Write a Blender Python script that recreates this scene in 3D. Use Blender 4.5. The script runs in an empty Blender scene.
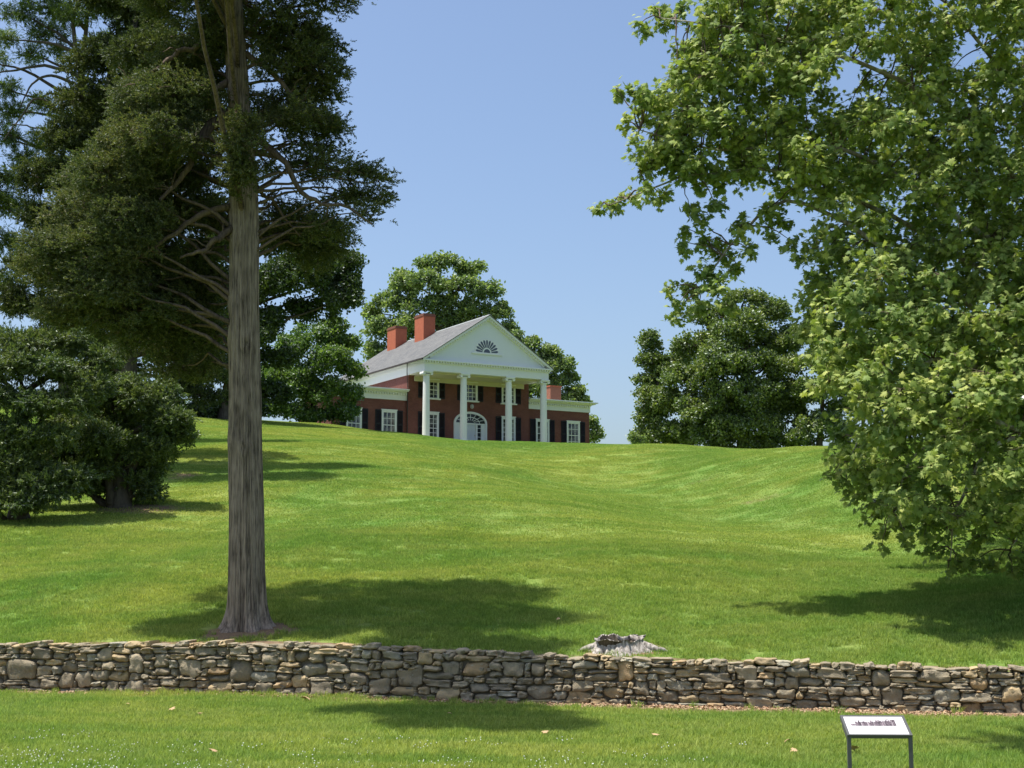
import bpy, math, random
import numpy as np
from mathutils import Vector, Matrix
R = math.radians
rng = np.random.default_rng(7)
random.seed(7)
sc = bpy.context.scene
col = sc.collection

# ------------------------------------------------------------------ camera, sky, sun, exposure
FPX = 1400.0
TH = math.atan(186 / FPX)
CAMZ = 2.5
cam = bpy.data.cameras.new('camera')
cam.sensor_width = 36
cam.lens = FPX / 1024 * 36
cam.clip_end = 3000
camo = bpy.data.objects.new('camera', cam)
col.objects.link(camo)
camo.location = (0, 0, CAMZ)
camo.rotation_euler = (math.pi / 2 + TH, 0, 0)
sc.camera = camo

SUN_EL = 70.5
sun_h = Vector((-0.99, -0.12)).normalized()
S = Vector((sun_h.x * math.cos(R(SUN_EL)), sun_h.y * math.cos(R(SUN_EL)), math.sin(R(SUN_EL))))
w = bpy.data.worlds.new('World')
sc.world = w
w.use_nodes = True
wn = w.node_tree.nodes
wl = w.node_tree.links
bg = wn['Background']
sky = wn.new('ShaderNodeTexSky')
sky.sky_type = 'NISHITA'
sky.sun_disc = False
sky.sun_elevation = R(SUN_EL)
sky.sun_rotation = math.atan2(S.x, S.y)
sky.altitude = 100
sky.air_density = 1.0
sky.dust_density = 3.0
sky.ozone_density = 3.6
wl.new(sky.outputs[0], bg.inputs[0])
bg.inputs[1].default_value = 0.126
sl = bpy.data.lights.new('sun', 'SUN')
sl.energy = 4.6
sl.angle = R(0.53)
sl.color = (1.0, 0.955, 0.89)
so = bpy.data.objects.new('sun', sl)
col.objects.link(so)
so.rotation_euler = S.to_track_quat('Z', 'Y').to_euler()
sc.view_settings.view_transform = 'Standard'
sc.view_settings.look = 'None'
sc.view_settings.exposure = 0.6
sc.view_settings.gamma = 1

# ------------------------------------------------------------------ helpers
def ray(u, v):
    c, s = math.cos(TH), math.sin(TH)
    a = u - 512
    b = 384 - v
    return np.array([a, FPX * c - s * b, FPX * s + c * b])

def at(u, v, Y):
    d = ray(u, v)
    return d * (Y / d[1]) + np.array([0, 0, CAMZ])

def px(Y):
    return Y / FPX      # metres per picture pixel at distance Y

WX = [-40, -10.7, -7.9, -5.25, -2.7, -.24, 1.1, 2.4, 3.5, 4.73, 7, 9, 40]
WT = [.95, .98, 1.012, 1.06, 1.035, .935, .885, .878, .845, .84, .805, .80, .75]
CX = [-90, -35.78, -23.2, -17.61, -11.32, -5.73, 0.56, 5.45, 8.95, 12.44, 15.93, 20.13, 23.62, 30.61, 35.71, 90]
CZS = [17.09, 16.09, 14.39, 13.85, 13.34, 12.25, 11.83, 11.5, 11.65, 11.45, 10.6, 10.85, 10.4, 9.98, 11.49, 11.49]

def yw(x):
    return 27.3 - .24 * x

def walltop(x):
    return np.interp(x, WX, WT)

def sstep(a, b, x):
    q = np.clip((x - a) / (b - a), 0, 1)
    return q * q * (3 - 2 * q)

def ground(x, y):
    x = np.asarray(x, float)
    y = np.asarray(y, float)
    t = y - yw(x)
    zb = .06 * np.exp(-((x + 5) / 3.5) ** 2)
    near = zb * sstep(-4, 0, t) + .95 * (1 - sstep(0, 11, y))
    near = near + .015 * np.sin(x * .9 + y * .5) * np.sin(y * .7 - x * .2) * sstep(0, 3, -t)
    zt = walltop(x) - .07
    s = np.clip((t - .3) / 80, 0, None)
    Sx = np.where(s < 1, 1.25 * s - .25 * s ** 4, 1 + .10 * (1 - np.exp(-(s - 1) / .4)))
    zc = (np.interp(x, CX, CZS) + np.interp(x - 2, CX, CZS) + np.interp(x + 2, CX, CZS) + np.interp(x - 4, CX, CZS) + np.interp(x + 4, CX, CZS)) / 5
    far = zt + (zc - zt) * Sx
    far = far - .018 * np.clip(y - 170, 0, None)
    far = far + 1.15 * np.exp(-((x - 27) / 9) ** 2 - ((y - 86) / 11) ** 2) - 1.25 * np.exp(-((x - 7 + .16 * (y - 60)) / 5.5) ** 2 - ((y - 60) / 20) ** 2) + .9 * np.exp(-((x - 17) / 6) ** 2 - ((y - 62) / 13) ** 2)
    far = far + (.16 * np.sin(x * .21 + 1) * np.sin(y * .16) + .07 * np.sin(x * .5 - y * .33) + .035 * np.sin(x * .9 + 2 * np.sin(y * .21)) * np.sin(y * .55 + .3 * x)) * sstep(1, 12, t)
    k = sstep(.15, .3, t)
    return near * (1 - k) + far * k

def tag(o, label=None, cat=None, group=None, kind=None):
    if label: o['label'] = label
    if cat: o['category'] = cat
    if group: o['group'] = group
    if kind: o['kind'] = kind
    return o

def empty(name, loc, label, cat, rz=0, group=None):
    o = bpy.data.objects.new(name, None)
    o.location = loc
    o.rotation_euler = (0, 0, rz)
    o.empty_display_size = .3
    col.objects.link(o)
    return tag(o, label, cat, group)

def link(name, me, mat, parent=None):
    o = bpy.data.objects.new(name, me)
    if mat is not None:
        me.materials.append(mat)
    col.objects.link(o)
    if parent is not None:
        o.parent = parent
    return o

def np_mesh(name, V, F, smooth=False, colors=None):
    """V (n,3), F (m,k) index array or list of such arrays"""
    me = bpy.data.meshes.new(name)
    if not isinstance(F, list): F = [F]
    F = [np.asarray(f, np.int32) for f in F if len(f)]
    V = np.asarray(V, np.float32)
    me.vertices.add(len(V))
    me.vertices.foreach_set('co', V.ravel())
    loops = np.concatenate([f.ravel() for f in F])
    sizes = np.concatenate([np.full(len(f), f.shape[1], np.int32) for f in F])
    starts = np.concatenate([[0], np.cumsum(sizes)[:-1]]).astype(np.int32)
    me.loops.add(len(loops))
    me.loops.foreach_set('vertex_index', loops)
    me.polygons.add(len(sizes))
    me.polygons.foreach_set('loop_start', starts)
    me.update(calc_edges=True)
    if smooth:
        me.polygons.foreach_set('use_smooth', np.ones(len(sizes), bool))
    if colors is not None:
        a = me.color_attributes.new('tint', 'FLOAT_COLOR', 'POINT')
        c = np.ones((len(V), 4), np.float32)
        c[:, :3] = colors
        a.data.foreach_set('color', c.ravel())
    me.validate()
    return me

class MB:
    """collects simple solids into one mesh"""
    def __init__(self):
        self.v = []; self.f = []
    def add(self, V, F):
        n = len(self.v)
        self.v += [tuple(p) for p in V]
        self.f += [tuple(i + n for i in f) for f in F]
        return self
    def box(self, x0, x1, y0, y1, z0, z1, M=None):
        V = [(x, y, z) for x in (x0, x1) for y in (y0, y1) for z in (z0, z1)]
        if M is not None: V = [tuple(M @ Vector(p)) for p in V]
        F = [(0, 1, 3, 2), (4, 6, 7, 5), (0, 4, 5, 1), (2, 3, 7, 6), (0, 2, 6, 4), (1, 5, 7, 3)]
        return self.add(V, F)
    def prism(self, pts, y0, y1):
        """polygon in (x,z), counter-clockwise, extruded along y"""
        n = len(pts)
        V = [(p[0], y0, p[1]) for p in pts] + [(p[0], y1, p[1]) for p in pts]
        F = [tuple(range(n)), tuple(range(2 * n - 1, n - 1, -1))]
        F += [(i, n + i, n + (i + 1) % n, (i + 1) % n) for i in range(n)]
        return self.add(V, F)
    def lathe(self, cx, cy, prof, n=20):
        V = []; F = []
        for r, z in prof:
            V += [(cx + r * math.cos(2 * math.pi * k / n), cy + r * math.sin(2 * math.pi * k / n), z) for k in range(n)]
        m = len(prof)
        for i in range(m - 1):
            for k in range(n):
                F.append((i * n + k, i * n + (k + 1) % n, (i + 1) * n + (k + 1) % n, (i + 1) * n + k))
        F.append(tuple(range(n - 1, -1, -1)))
        F.append(tuple((m - 1) * n + k for k in range(n)))
        return self.add(V, F)
    def build(self, name, mat, parent=None, smooth=False, bevel=0):
        me = bpy.data.meshes.new(name)
        me.from_pydata(self.v, [], self.f)
        me.update()
        if smooth:
            me.polygons.foreach_set('use_smooth', np.ones(len(me.polygons), bool))
            me.set_sharp_from_angle(angle=R(35))
        o = link(name, me, mat, parent)
        if bevel:
            b = o.modifiers.new('bevel', 'BEVEL')
            b.width = bevel; b.segments = 2; b.limit_method = 'ANGLE'
        return o

# ------------------------------------------------------------------ materials
class NT:
    def __init__(self, name):
        self.m = bpy.data.materials.new(name)
        self.m.use_nodes = True
        self.t = self.m.node_tree
        self.n = self.t.nodes
        self.n.clear()
        self.out = self.n.new('ShaderNodeOutputMaterial')
    def node(self, typ, **kw):
        x = self.n.new(typ)
        for k, v in kw.items(): setattr(x, k, v)
        return x
    def link(self, a, b): self.t.links.new(a, b)
    def set(self, sock, v):
        if hasattr(v, 'is_linked') or isinstance(v, bpy.types.NodeSocket): self.link(v, sock)
        else: sock.default_value = v
    def rgb(self, c): return (c[0], c[1], c[2], 1)
    def mix(self, fac, a, b, mode='MIX'):
        x = self.node('ShaderNodeMix', data_type='RGBA', blend_type=mode)
        for s, v in ((x.inputs[0], fac), (x.inputs[6], a), (x.inputs[7], b)):
            if isinstance(v, tuple): v = self.rgb(v)
            self.set(s, v)
        return x.outputs[2]
    def noise(self, scale, detail=4, rough=.55, vec=None, dist=0):
        x = self.node('ShaderNodeTexNoise')
        x.inputs['Scale'].default_value = scale
        x.inputs['Detail'].default_value = detail
        x.inputs['Roughness'].default_value = rough
        x.inputs['Distortion'].default_value = dist
        if vec is not None: self.link(vec, x.inputs['Vector'])
        return x.outputs['Fac']
    def ramp(self, fac, stops):
        x = self.node('ShaderNodeValToRGB')
        e = x.color_ramp.elements
        while len(e) < len(stops): e.new(.5)
        for i, (p, c) in enumerate(stops):
            e[i].position = p
            e[i].color = self.rgb(c) if isinstance(c, tuple) else (c, c, c, 1)
        self.link(fac, x.inputs[0])
        return x.outputs[0]
    def math(self, op, a, b=0.0, c=None):
        x = self.node('ShaderNodeMath', operation=op)
        self.set(x.inputs[0], a); self.set(x.inputs[1], b)
        if c is not None: self.set(x.inputs[2], c)
        return x.outputs[0]
    def objco(self, scale=(1, 1, 1)):
        tc = self.node('ShaderNodeTexCoord')
        mp = self.node('ShaderNodeMapping')
        mp.inputs['Scale'].default_value = scale
        self.link(tc.outputs['Object'], mp.inputs['Vector'])
        return mp.outputs[0]
    def worldpos(self, scale=(1, 1, 1)):
        g = self.node('ShaderNodeNewGeometry')
        mp = self.node('ShaderNodeMapping')
        mp.inputs['Scale'].default_value = scale
        self.link(g.outputs['Position'], mp.inputs['Vector'])
        return mp.outputs[0]
    def principled(self, colr, rough=.8, spec=.3, bump=None, bstr=.3, bdist=.02, metal=0):
        p = self.node('ShaderNodeBsdfPrincipled')
        self.set(p.inputs['Base Color'], self.rgb(colr) if isinstance(colr, tuple) else colr)
        self.set(p.inputs['Roughness'], rough)
        p.inputs['Specular IOR Level'].default_value = spec
        p.inputs['Metallic'].default_value = metal
        if bump is not None:
            b = self.node('ShaderNodeBump')
            b.inputs['Strength'].default_value = bstr
            b.inputs['Distance'].default_value = bdist
            self.link(bump, b.inputs['Height'])
            self.link(b.outputs[0], p.inputs['Normal'])
        self.link(p.outputs[0], self.out.inputs[0])
        return self.m

def plain(name, c, rough=.6, spec=.3, vary=.12, scale=6.0, metal=0):
    t = NT(name)
    n = t.noise(scale, 5, .6, t.objco())
    a = tuple(x * (1 - vary) for x in c); b = tuple(min(1, x * (1 + vary)) for x in c)
    return t.principled(t.mix(n, a, b), rough, spec, metal=metal)

def leaf_mat(name, c0, c1, c2, trans=.35, gloss=.12, rough=.72, nscale=.5, tcol=1.25):
    """c0..c2: range of leaf colours, varied leaf by leaf and clump by clump"""
    t = NT(name)
    g = t.node('ShaderNodeNewGeometry')
    base = t.ramp(g.outputs['Random Per Island'], [(0, c0), (.5, c1), (1, c2)])
    n = t.noise(nscale, 2, .5, t.worldpos())
    colr = t.mix(t.ramp(n, [(.35, 0.0), (.65, 1.0)]), t.mix(1.0, base, (.80, .86, .85), 'MULTIPLY'), t.mix(1.0, base, (1.12, 1.06, .95), 'MULTIPLY'))
    d = t.node('ShaderNodeBsdfDiffuse'); t.link(colr, d.inputs[0])
    tr = t.node('ShaderNodeBsdfTranslucent')
    t.link(t.mix(1.0, colr, (tcol * 1.05, tcol * 1.15, tcol * .55), 'MULTIPLY'), tr.inputs[0])
    m1 = t.node('ShaderNodeMixShader'); m1.inputs[0].default_value = trans
    t.link(d.outputs[0], m1.inputs[1]); t.link(tr.outputs[0], m1.inputs[2])
    gl = t.node('ShaderNodeBsdfGlossy'); gl.inputs['Roughness'].default_value = rough
    gl.inputs[0].default_value = (.8, .85, .85, 1)
    fr = t.node('ShaderNodeFresnel'); fr.inputs[0].default_value = 1.4
    m2 = t.node('ShaderNodeMixShader')
    t.link(t.math('MULTIPLY', fr.outputs[0], gloss * 2), m2.inputs[0])
    t.link(m1.outputs[0], m2.inputs[1]); t.link(gl.outputs[0], m2.inputs[2])
    t.link(m2.outputs[0], t.out.inputs[0])
    return t.m

def bark_mat(name, c0, c1, zs=.12, scale=14, bstr=.6, bdist=.03, patch=None):
    t = NT(name)
    v = t.objco((1, 1, zs))
    n = t.noise(scale, 8, .65, v, .3)
    n2 = t.noise(scale * .18, 3, .5, t.objco((1, 1, .5)))
    c = t.mix(t.ramp(n, [(.38, 0.0), (.62, 1.0)]), c0, c1)
    c = t.mix(t.ramp(n2, [(.35, 0.0), (.7, .6)]), c, tuple(x * 1.25 for x in c1))
    if patch is not None:
        c = t.mix(t.ramp(t.noise(3.0, 4, .6, t.objco((1, 1, .6))), [(.48, 0.0), (.55, 1.0)]), c, patch)
    return t.principled(c, .9, .15, n, bstr, bdist)

# ------------------------------------------------------------------ lawn
def lawn_color(t):
    """shared colour logic of soil sheet and blades: depends on where the blade grows"""
    p = t.worldpos((1, 1, 0))
    big = t.noise(.06, 4, .6, p, .8)
    mid = t.noise(.45, 5, .7, p)
    fine = t.noise(2.6, 5, .75, p)
    grain = t.noise(9.0, 4, .75, p)
    mow = t.noise(.55, 3, .6, t.worldpos((.28, 1.5, 0)), .4)
    c = t.mix(t.ramp(big, [(.38, 0.0), (.62, 1.0)]), (0.137, 0.252, 0.055), (0.264, 0.327, 0.076))
    c = t.mix(t.math('MULTIPLY', t.ramp(mid, [(.42, 0.0), (.85, 1.0)]), .6), c, (0.305, 0.341, 0.119))
    c = t.mix(t.math('MULTIPLY', t.ramp(mid, [(.28, 1.0), (.46, 0.0)]), .6), c, (0.109, 0.214, 0.043))
    c = t.mix(t.math('MULTIPLY', t.ramp(mow, [(.50, 0.0), (.64, 1.0)]), .6), c, (0.128, 0.237, 0.048))
    c = t.mix(t.math('MULTIPLY', t.ramp(fine, [(.50, 0.0), (.70, 1.0)]), .5), c, (0.100, 0.195, 0.040))
    c = t.mix(t.math('MULTIPLY', t.ramp(fine, [(.26, 1.0), (.46, 0.0)]), .45), c, (0.337, 0.365, 0.142))
    c = t.mix(1.0, c, t.ramp(grain, [(.30, (.68, .72, .68)), (.5, (1, 1, 1)), (.70, (1.28, 1.22, 1.28))]), 'MULTIPLY')
    return c

def mat_lawn():
    t = NT('lawn_soil')
    g = lawn_color(t)
    at_ = t.node('ShaderNodeAttribute', attribute_name='dirt')
    p = t.worldpos()
    fine = t.noise(9, 6, .7, p)
    soil = t.mix(fine, (.10, .068, .042), (.27, .20, .13))
    fleck = t.ramp(t.noise(28, 3, .6, p), [(.58, 0.0), (.66, 1.0)])
    soil = t.mix(fleck, soil, (.36, .20, .11))
    fac = t.math('SUBTRACT', t.math('MULTIPLY', at_.outputs['Fac'], 1.6), t.math('MULTIPLY', t.noise(3.5, 5, .7, p), .7))
    fac = t.ramp(fac, [(.15, 0.0), (.45, 1.0)])
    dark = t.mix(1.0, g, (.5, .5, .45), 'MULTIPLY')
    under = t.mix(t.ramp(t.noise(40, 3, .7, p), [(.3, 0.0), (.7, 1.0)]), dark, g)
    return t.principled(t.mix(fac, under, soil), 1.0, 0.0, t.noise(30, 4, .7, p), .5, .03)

def dirt_amount(x, y):
    t = y - yw(x)
    d = np.where(t > -.7, 1.0, np.exp(-((t + .7) / .55) ** 2)) * (t < .2) * np.interp(x, [-12, -9, -5, 0, 2, 12], [.50, .58, .50, .66, .88, .92])
    d = np.maximum(d, .8 * np.exp(-((t - .55) / .16) ** 2) * np.interp(x, [-12, -8, -5, -2, 3, 6, 9, 12], [.4, .7, 1, .5, .6, .6, .95, .9]))
    def spot(u, v, Y, rx, ry, a):
        c = at(u, v, Y)
        return a * np.exp(-((x - c[0]) / rx) ** 2 - ((y - c[1]) / ry) ** 2)
    d = np.maximum(d, spot(250, 642, 30.2, 1.1, .9, .95))
    d = np.maximum(d, spot(625, 655, 28.0, .95, .7, .85))
    d = np.maximum(d, spot(817, 532, 44, .7, .5, .62))
    d = np.maximum(d, spot(135, 505, 50.5, 2.6, 1.6, .6))
    d = np.maximum(d, spot(760, 488, 58, 2.2, 1.2, .42))
    d = np.maximum(d, spot(700, 470, 66, 2.5, 1.2, .40))
    d = np.maximum(d, spot(185, 468, 60, 1.3, 2.0, .55))
    return d

ts = np.concatenate([np.linspace(-60, -14, 12, endpoint=False), np.linspace(-14, -1, 44, endpoint=False), np.linspace(-1, 1.2, 45, endpoint=False),
                     np.linspace(1.2, 12, 46, endpoint=False), np.linspace(12, 100, 96, endpoint=False), np.linspace(100, 160, 18, endpoint=False), np.geomspace(160, 900, 14)])
xs = np.concatenate([-np.geomspace(700, 45, 14), np.linspace(-44, -13, 36, endpoint=False), np.linspace(-13, 13, 150, endpoint=False), np.linspace(13, 44, 37), np.geomspace(46, 700, 14)])
GX, GT = np.meshgrid(xs, ts)
GY = GT + 27.3 - .24 * np.clip(GX, -60, 60)
gz = np.where(np.abs(GX) < 90, ground(GX, GY), ground(np.clip(GX, -90, 90), GY))
nx, nt = len(xs), len(ts)
idx = np.arange(nx * nt).reshape(nt, nx)
GF = np.stack([idx[:-1, :-1], idx[:-1, 1:], idx[1:, 1:], idx[1:, :-1]], -1).reshape(-1, 4)
me = np_mesh('lawn', np.stack([GX, GY, gz], -1).reshape(-1, 3), GF, True)
da = me.attributes.new('dirt', 'FLOAT', 'POINT')
da.data.foreach_set('value', dirt_amount(GX, GY).astype(np.float32).ravel())
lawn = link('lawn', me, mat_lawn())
tag(lawn, 'mown green lawn rising from the stone wall up to the brick house', 'lawn', kind='structure')

# grass blades: one object, its own template clump scattered over points by a node tree
def mat_blade():
    t = NT('grass_blade')
    c = lawn_color(t)
    g = t.node('ShaderNodeNewGeometry')
    c = t.mix(g.outputs['Random Per Island'], t.mix(1.0, c, (.68, .72, .66), 'MULTIPLY'), t.mix(1.0, c, (1.6, 1.45, 1.6), 'MULTIPLY'))  # random blade tones; the wide spread also paints in blades shading one another
    d = t.node('ShaderNodeBsdfDiffuse'); t.link(c, d.inputs[0])
    tr = t.node('ShaderNodeBsdfTranslucent'); t.link(t.mix(1.0, c, (1.5, 1.45, .8), 'MULTIPLY'), tr.inputs[0])
    m1 = t.node('ShaderNodeMixShader'); m1.inputs[0].default_value = .4
    t.link(d.outputs[0], m1.inputs[1]); t.link(tr.outputs[0], m1.inputs[2])
    t.link(m1.outputs[0], t.out.inputs[0])
    return t.m

def scatter_tree():
    ng = bpy.data.node_groups.new('scatter', 'GeometryNodeTree')
    ng.interface.new_socket('Geometry', in_out='INPUT', socket_type='NodeSocketGeometry')
    ng.interface.new_socket('Geometry', in_out='OUTPUT', socket_type='NodeSocketGeometry')
    N = ng.nodes; L = ng.links
    gi = N.new('NodeGroupInput'); go = N.new('NodeGroupOutput')
    sep = N.new('GeometryNodeSeparateGeometry'); sep.domain = 'POINT'
    na = N.new('GeometryNodeInputNamedAttribute'); na.data_type = 'FLOAT'; na.inputs['Name'].default_value = 'tpl'
    cmp = N.new('FunctionNodeCompare'); cmp.data_type = 'FLOAT'; cmp.operation = 'GREATER_THAN'; cmp.inputs[1].default_value = .5
    L.new(na.outputs[0], cmp.inputs[0]); L.new(cmp.outputs[0], sep.inputs['Selection'])
    L.new(gi.outputs[0], sep.inputs[0])
    ins = N.new('GeometryNodeInstanceOnPoints')
    L.new(sep.outputs['Inverted'], ins.inputs['Points']); L.new(sep.outputs['Selection'], ins.inputs['Instance'])
    rv = N.new('FunctionNodeRandomValue'); rv.data_type = 'FLOAT_VECTOR'
    rv.inputs[0].default_value = (0, 0, 0); rv.inputs[1].default_value = (0, 0, 6.283)
    na2 = N.new('GeometryNodeInputNamedAttribute'); na2.data_type = 'FLOAT'; na2.inputs['Name'].default_value = 'scl'
    na3 = N.new('GeometryNodeInputNamedAttribute'); na3.data_type = 'FLOAT_VECTOR'; na3.inputs['Name'].default_value = 'slope'
    al = N.new('FunctionNodeAlignRotationToVector'); al.axis = 'Z'
    L.new(rv.outputs[0], al.inputs['Rotation']); L.new(na3.outputs[0], al.inputs['Vector'])
    L.new(al.outputs[0], ins.inputs['Rotation']); L.new(na2.outputs[0], ins.inputs['Scale'])
    L.new(ins.outputs[0], go.inputs[0])
    return ng
SCATTER = scatter_tree()

def scatter_obj(name, tv, tf, pts, scl, mat, label, cat):
    V = np.vstack([tv, pts])
    me = np_mesh(name, V, tf)
    a = me.attributes.new('tpl', 'FLOAT', 'POINT')
    a.data.foreach_set('value', np.concatenate([np.ones(len(tv)), np.zeros(len(pts))]).astype(np.float32))
    a = me.attributes.new('scl', 'FLOAT', 'POINT')
    a.data.foreach_set('value', np.concatenate([np.ones(len(tv)), scl]).astype(np.float32))
    e = .12
    gx = (ground(pts[:, 0] + e, pts[:, 1] - .24 * e) - ground(pts[:, 0] - e, pts[:, 1] + .24 * e)) / (2 * e)
    tt = pts[:, 1] - yw(pts[:, 0]); sgn = np.where(tt > 0, 1, -1)
    gy = (ground(pts[:, 0], pts[:, 1] + sgn * e) - ground(pts[:, 0], pts[:, 1])) / (sgn * e)
    gx = gx + .24 * gy
    nv = np.stack([-gx, -gy, np.ones(len(pts))], -1)
    a = me.attributes.new('slope', 'FLOAT_VECTOR', 'POINT')
    a.data.foreach_set('vector', np.concatenate([np.tile([0, 0, 1.0], (len(tv), 1)), nv]).astype(np.float32).ravel())
    o = link(name, me, mat)
    md = o.modifiers.new('scatter', 'NODES'); md.node_group = SCATTER
    tag(o, label, cat, kind='stuff')
    return o

def blade_clump(n, rad, h0, h1, wd):
    a = rng.uniform(0, 6.283, n); r = rad * np.sqrt(rng.random(n))
    b = np.stack([r * np.cos(a), r * np.sin(a), np.full(n, -.012)], -1)
    h = rng.uniform(h0, h1, n); d = rng.uniform(0, 6.283, n)
    lean = np.stack([np.cos(d), np.sin(d), np.zeros(n)], -1) * (h * rng.uniform(.15, .9, n))[:, None]
    sd = np.stack([-np.sin(d), np.cos(d), np.zeros(n)], -1) * wd
    up = np.zeros((n, 3)); up[:, 2] = h
    m = b + lean * .35 + up * .6
    V = np.stack([b - sd, b + sd, m + sd * .8, m - sd * .8, b + lean + up], 1).reshape(-1, 3)
    i = np.arange(n)[:, None] * 5
    return V, [i + np.array([[0, 1, 2, 3]]), i + np.array([[3, 2, 4]])]

def scatter_pts(n, x0, x1, t0, t1, thin=1.0, hw=None, bare=.42):
    x = rng.uniform(x0, x1, n); t = rng.uniform(t0, t1, n); y = yw(x) + t
    k = (dirt_amount(x, y) + rng.normal(0, .14, n) < bare) & ((t < -.02) | (t > .52)) & (y > 9)
    if hw is not None: k &= np.abs(x) < y * hw + 2.0
    x, y = x[k], y[k]
    return np.stack([x, y, ground(x, y)], -1)

gm = mat_blade()
tv, tf = blade_clump(170, .30, .03, .10, .0048)
P = scatter_pts(11500, -16, 14, -15, 0, hw=.40)
P2 = scatter_pts(9000, -18, 16, .5, 16, hw=.40)
P = np.vstack([P, P2])
scatter_obj('grass', tv, tf, P, rng.uniform(.7, 1.25, len(P)), gm, 'short mown green grass growing on both sides of the stone wall', 'grass')
tv, tf = blade_clump(40, .10, .06, .15, .0055)
P = np.vstack([scatter_pts(2600, -16, 14, -15, -.05, hw=.40, bare=.75), scatter_pts(2600, -18, 16, .52, 16, hw=.40, bare=.75)])
scatter_obj('grass_tufts', tv, tf, P, rng.uniform(.5, 1.15, len(P)), gm, 'longer tufts of grass and weeds standing out of the mown lawn', 'grass')
tv, tf = blade_clump(150, .55, .025, .065, .009)
P = scatter_pts(40000, -45, 45, 15, 88, hw=.40)
scatter_obj('hillside_grass', tv, tf, P, rng.uniform(.7, 1.3, len(P)), gm, 'mown grass covering the open hillside below the brick house', 'grass')
#TREES

# ------------------------------------------------------------------ dry stone wall
def stone_template(n=6):
    # cube surface grid, n cells per edge
    V = []; F = []; key = {}
    def vid(p):
        k = tuple(np.round(p, 5))
        if k not in key:
            key[k] = len(V); V.append(p)
        return key[k]
    g = np.linspace(-1, 1, n + 1)
    for ax in range(3):
        for sgn in (-1, 1):
            for i in range(n):
                for j in range(n):
                    q = []
                    for (a, b) in ((i, j), (i + 1, j), (i + 1, j + 1), (i, j + 1)):
                        p = [0, 0, 0]; p[ax] = sgn; p[(ax + 1) % 3] = g[a]; p[(ax + 2) % 3] = g[b]
                        q.append(vid(p))
                    F.append(q if sgn > 0 else q[::-1])
    return np.array(V, float), np.array(F)
ST_V, ST_F = stone_template()

def stone(cx, cz, L, H, depth, front, tilt=0.0, rough=1.0):
    """one wall stone; local x along wall, y into wall (0 = mean front), z up"""
    V = ST_V.copy()
    e = rng.uniform(.55, .78)
    p = rng.uniform(3.2, 8)
    nrm = (np.abs(V) ** p).sum(1) ** (1 / p)
    V = V / nrm[:, None] * .97
    ph = rng.uniform(0, 6.28, 9)
    nz = .055 * (np.sin(3.1 * V[:, 0] + ph[0] + 2 * V[:, 2]) + np.sin(4.3 * V[:, 2] + ph[1] + V[:, 1]) + np.sin(5.2 * V[:, 0] - 3 * V[:, 2] + ph[2]))
    nz += .045 * (np.sin(9 * V[:, 0] + ph[3]) * np.sin(8 * V[:, 2] + ph[4])) + rng.normal(0, .018, len(V))
    V = V * (1 + nz * .9 * rough)[:, None]
    # irregular four-cornered outline
    a, b, c, d = rng.uniform(-.20, .20, 4) * rough
    X = V[:, 0] + a * V[:, 2] * (V[:, 0] > 0) + b * V[:, 2] * (V[:, 0] < 0)
    Z = V[:, 2] + c * V[:, 0] * (V[:, 2] > 0) + d * V[:, 0] * (V[:, 2] < 0)
    x = X * L / 2; z = Z * H / 2
    ct, stt = math.cos(tilt), math.sin(tilt)
    x, z = x * ct - z * stt, x * stt + z * ct
    y = front + depth / 2 + V[:, 1] * depth / 2 + (rng.uniform(-.12, .12) * V[:, 0] + rng.uniform(-.12, .12) * V[:, 2]) * .12
    return np.stack([cx + x, y, cz + z], -1)

wdir = np.array([1, -.24, 0]); wdir /= np.linalg.norm(wdir)
wnrm = np.array([.24, 1, 0]); wnrm /= np.linalg.norm(wnrm)
def wall_world(Q):
    """(along, in, height above base) -> world"""
    x = Q[:, 0] * wdir[0] + Q[:, 1] * wnrm[0]
    y = 27.3 + Q[:, 0] * wdir[1] + Q[:, 1] * wnrm[1]
    return np.stack([x, y, Q[:, 2]], -1)

def stone_color():
    r = rng.random()
    if r < .50: c = np.array([.235, .215, .18])
    elif r < .70: c = np.array([.20, .185, .16])
    elif r < .86: c = np.array([.31, .26, .185])
    elif r < .90: c = np.array([.31, .24, .165])
    else: c = np.array([.255, .255, .235])
    return c * np.array([1.26, 1.16, .95]) * rng.uniform(.78, 1.2)

def mat_stone():
    t = NT('wall_stone')
    a = t.node('ShaderNodeAttribute', attribute_name='tint')
    v = t.objco()
    n1 = t.noise(9, 6, .65, v)
    n2 = t.noise(45, 5, .7, v)
    c = t.mix(1.0, a.outputs['Color'], t.ramp(n1, [(.25, (.62, .62, .64)), (.5, (1, 1, 1)), (.8, (1.32, 1.24, 1.1))]), 'MULTIPLY')
    c = t.mix(t.ramp(t.noise(16, 4, .7, v), [(.60, 0.0), (.68, .7)]), c, (.33, .34, .29))
    c = t.mix(t.ramp(n2, [(.62, 0.0), (.72, .6)]), c, (.09, .085, .075))
    c = t.mix(t.ramp(t.noise(2.1, 4, .6, v), [(.60, 0.0), (.72, .45)]), c, (.13, .12, .07))
    h = t.math('ADD', n1, t.math('MULTIPLY', n2, .45))
    return t.principled(c, .92, .15, h, .75, .035)
M_STONE = mat_stone()

def base_z(l):
    p = wall_world(np.array([[l, 0, 0]]))[0]
    return float(ground(p[0], yw(p[0]) - .05)), float(walltop(p[0]))

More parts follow.
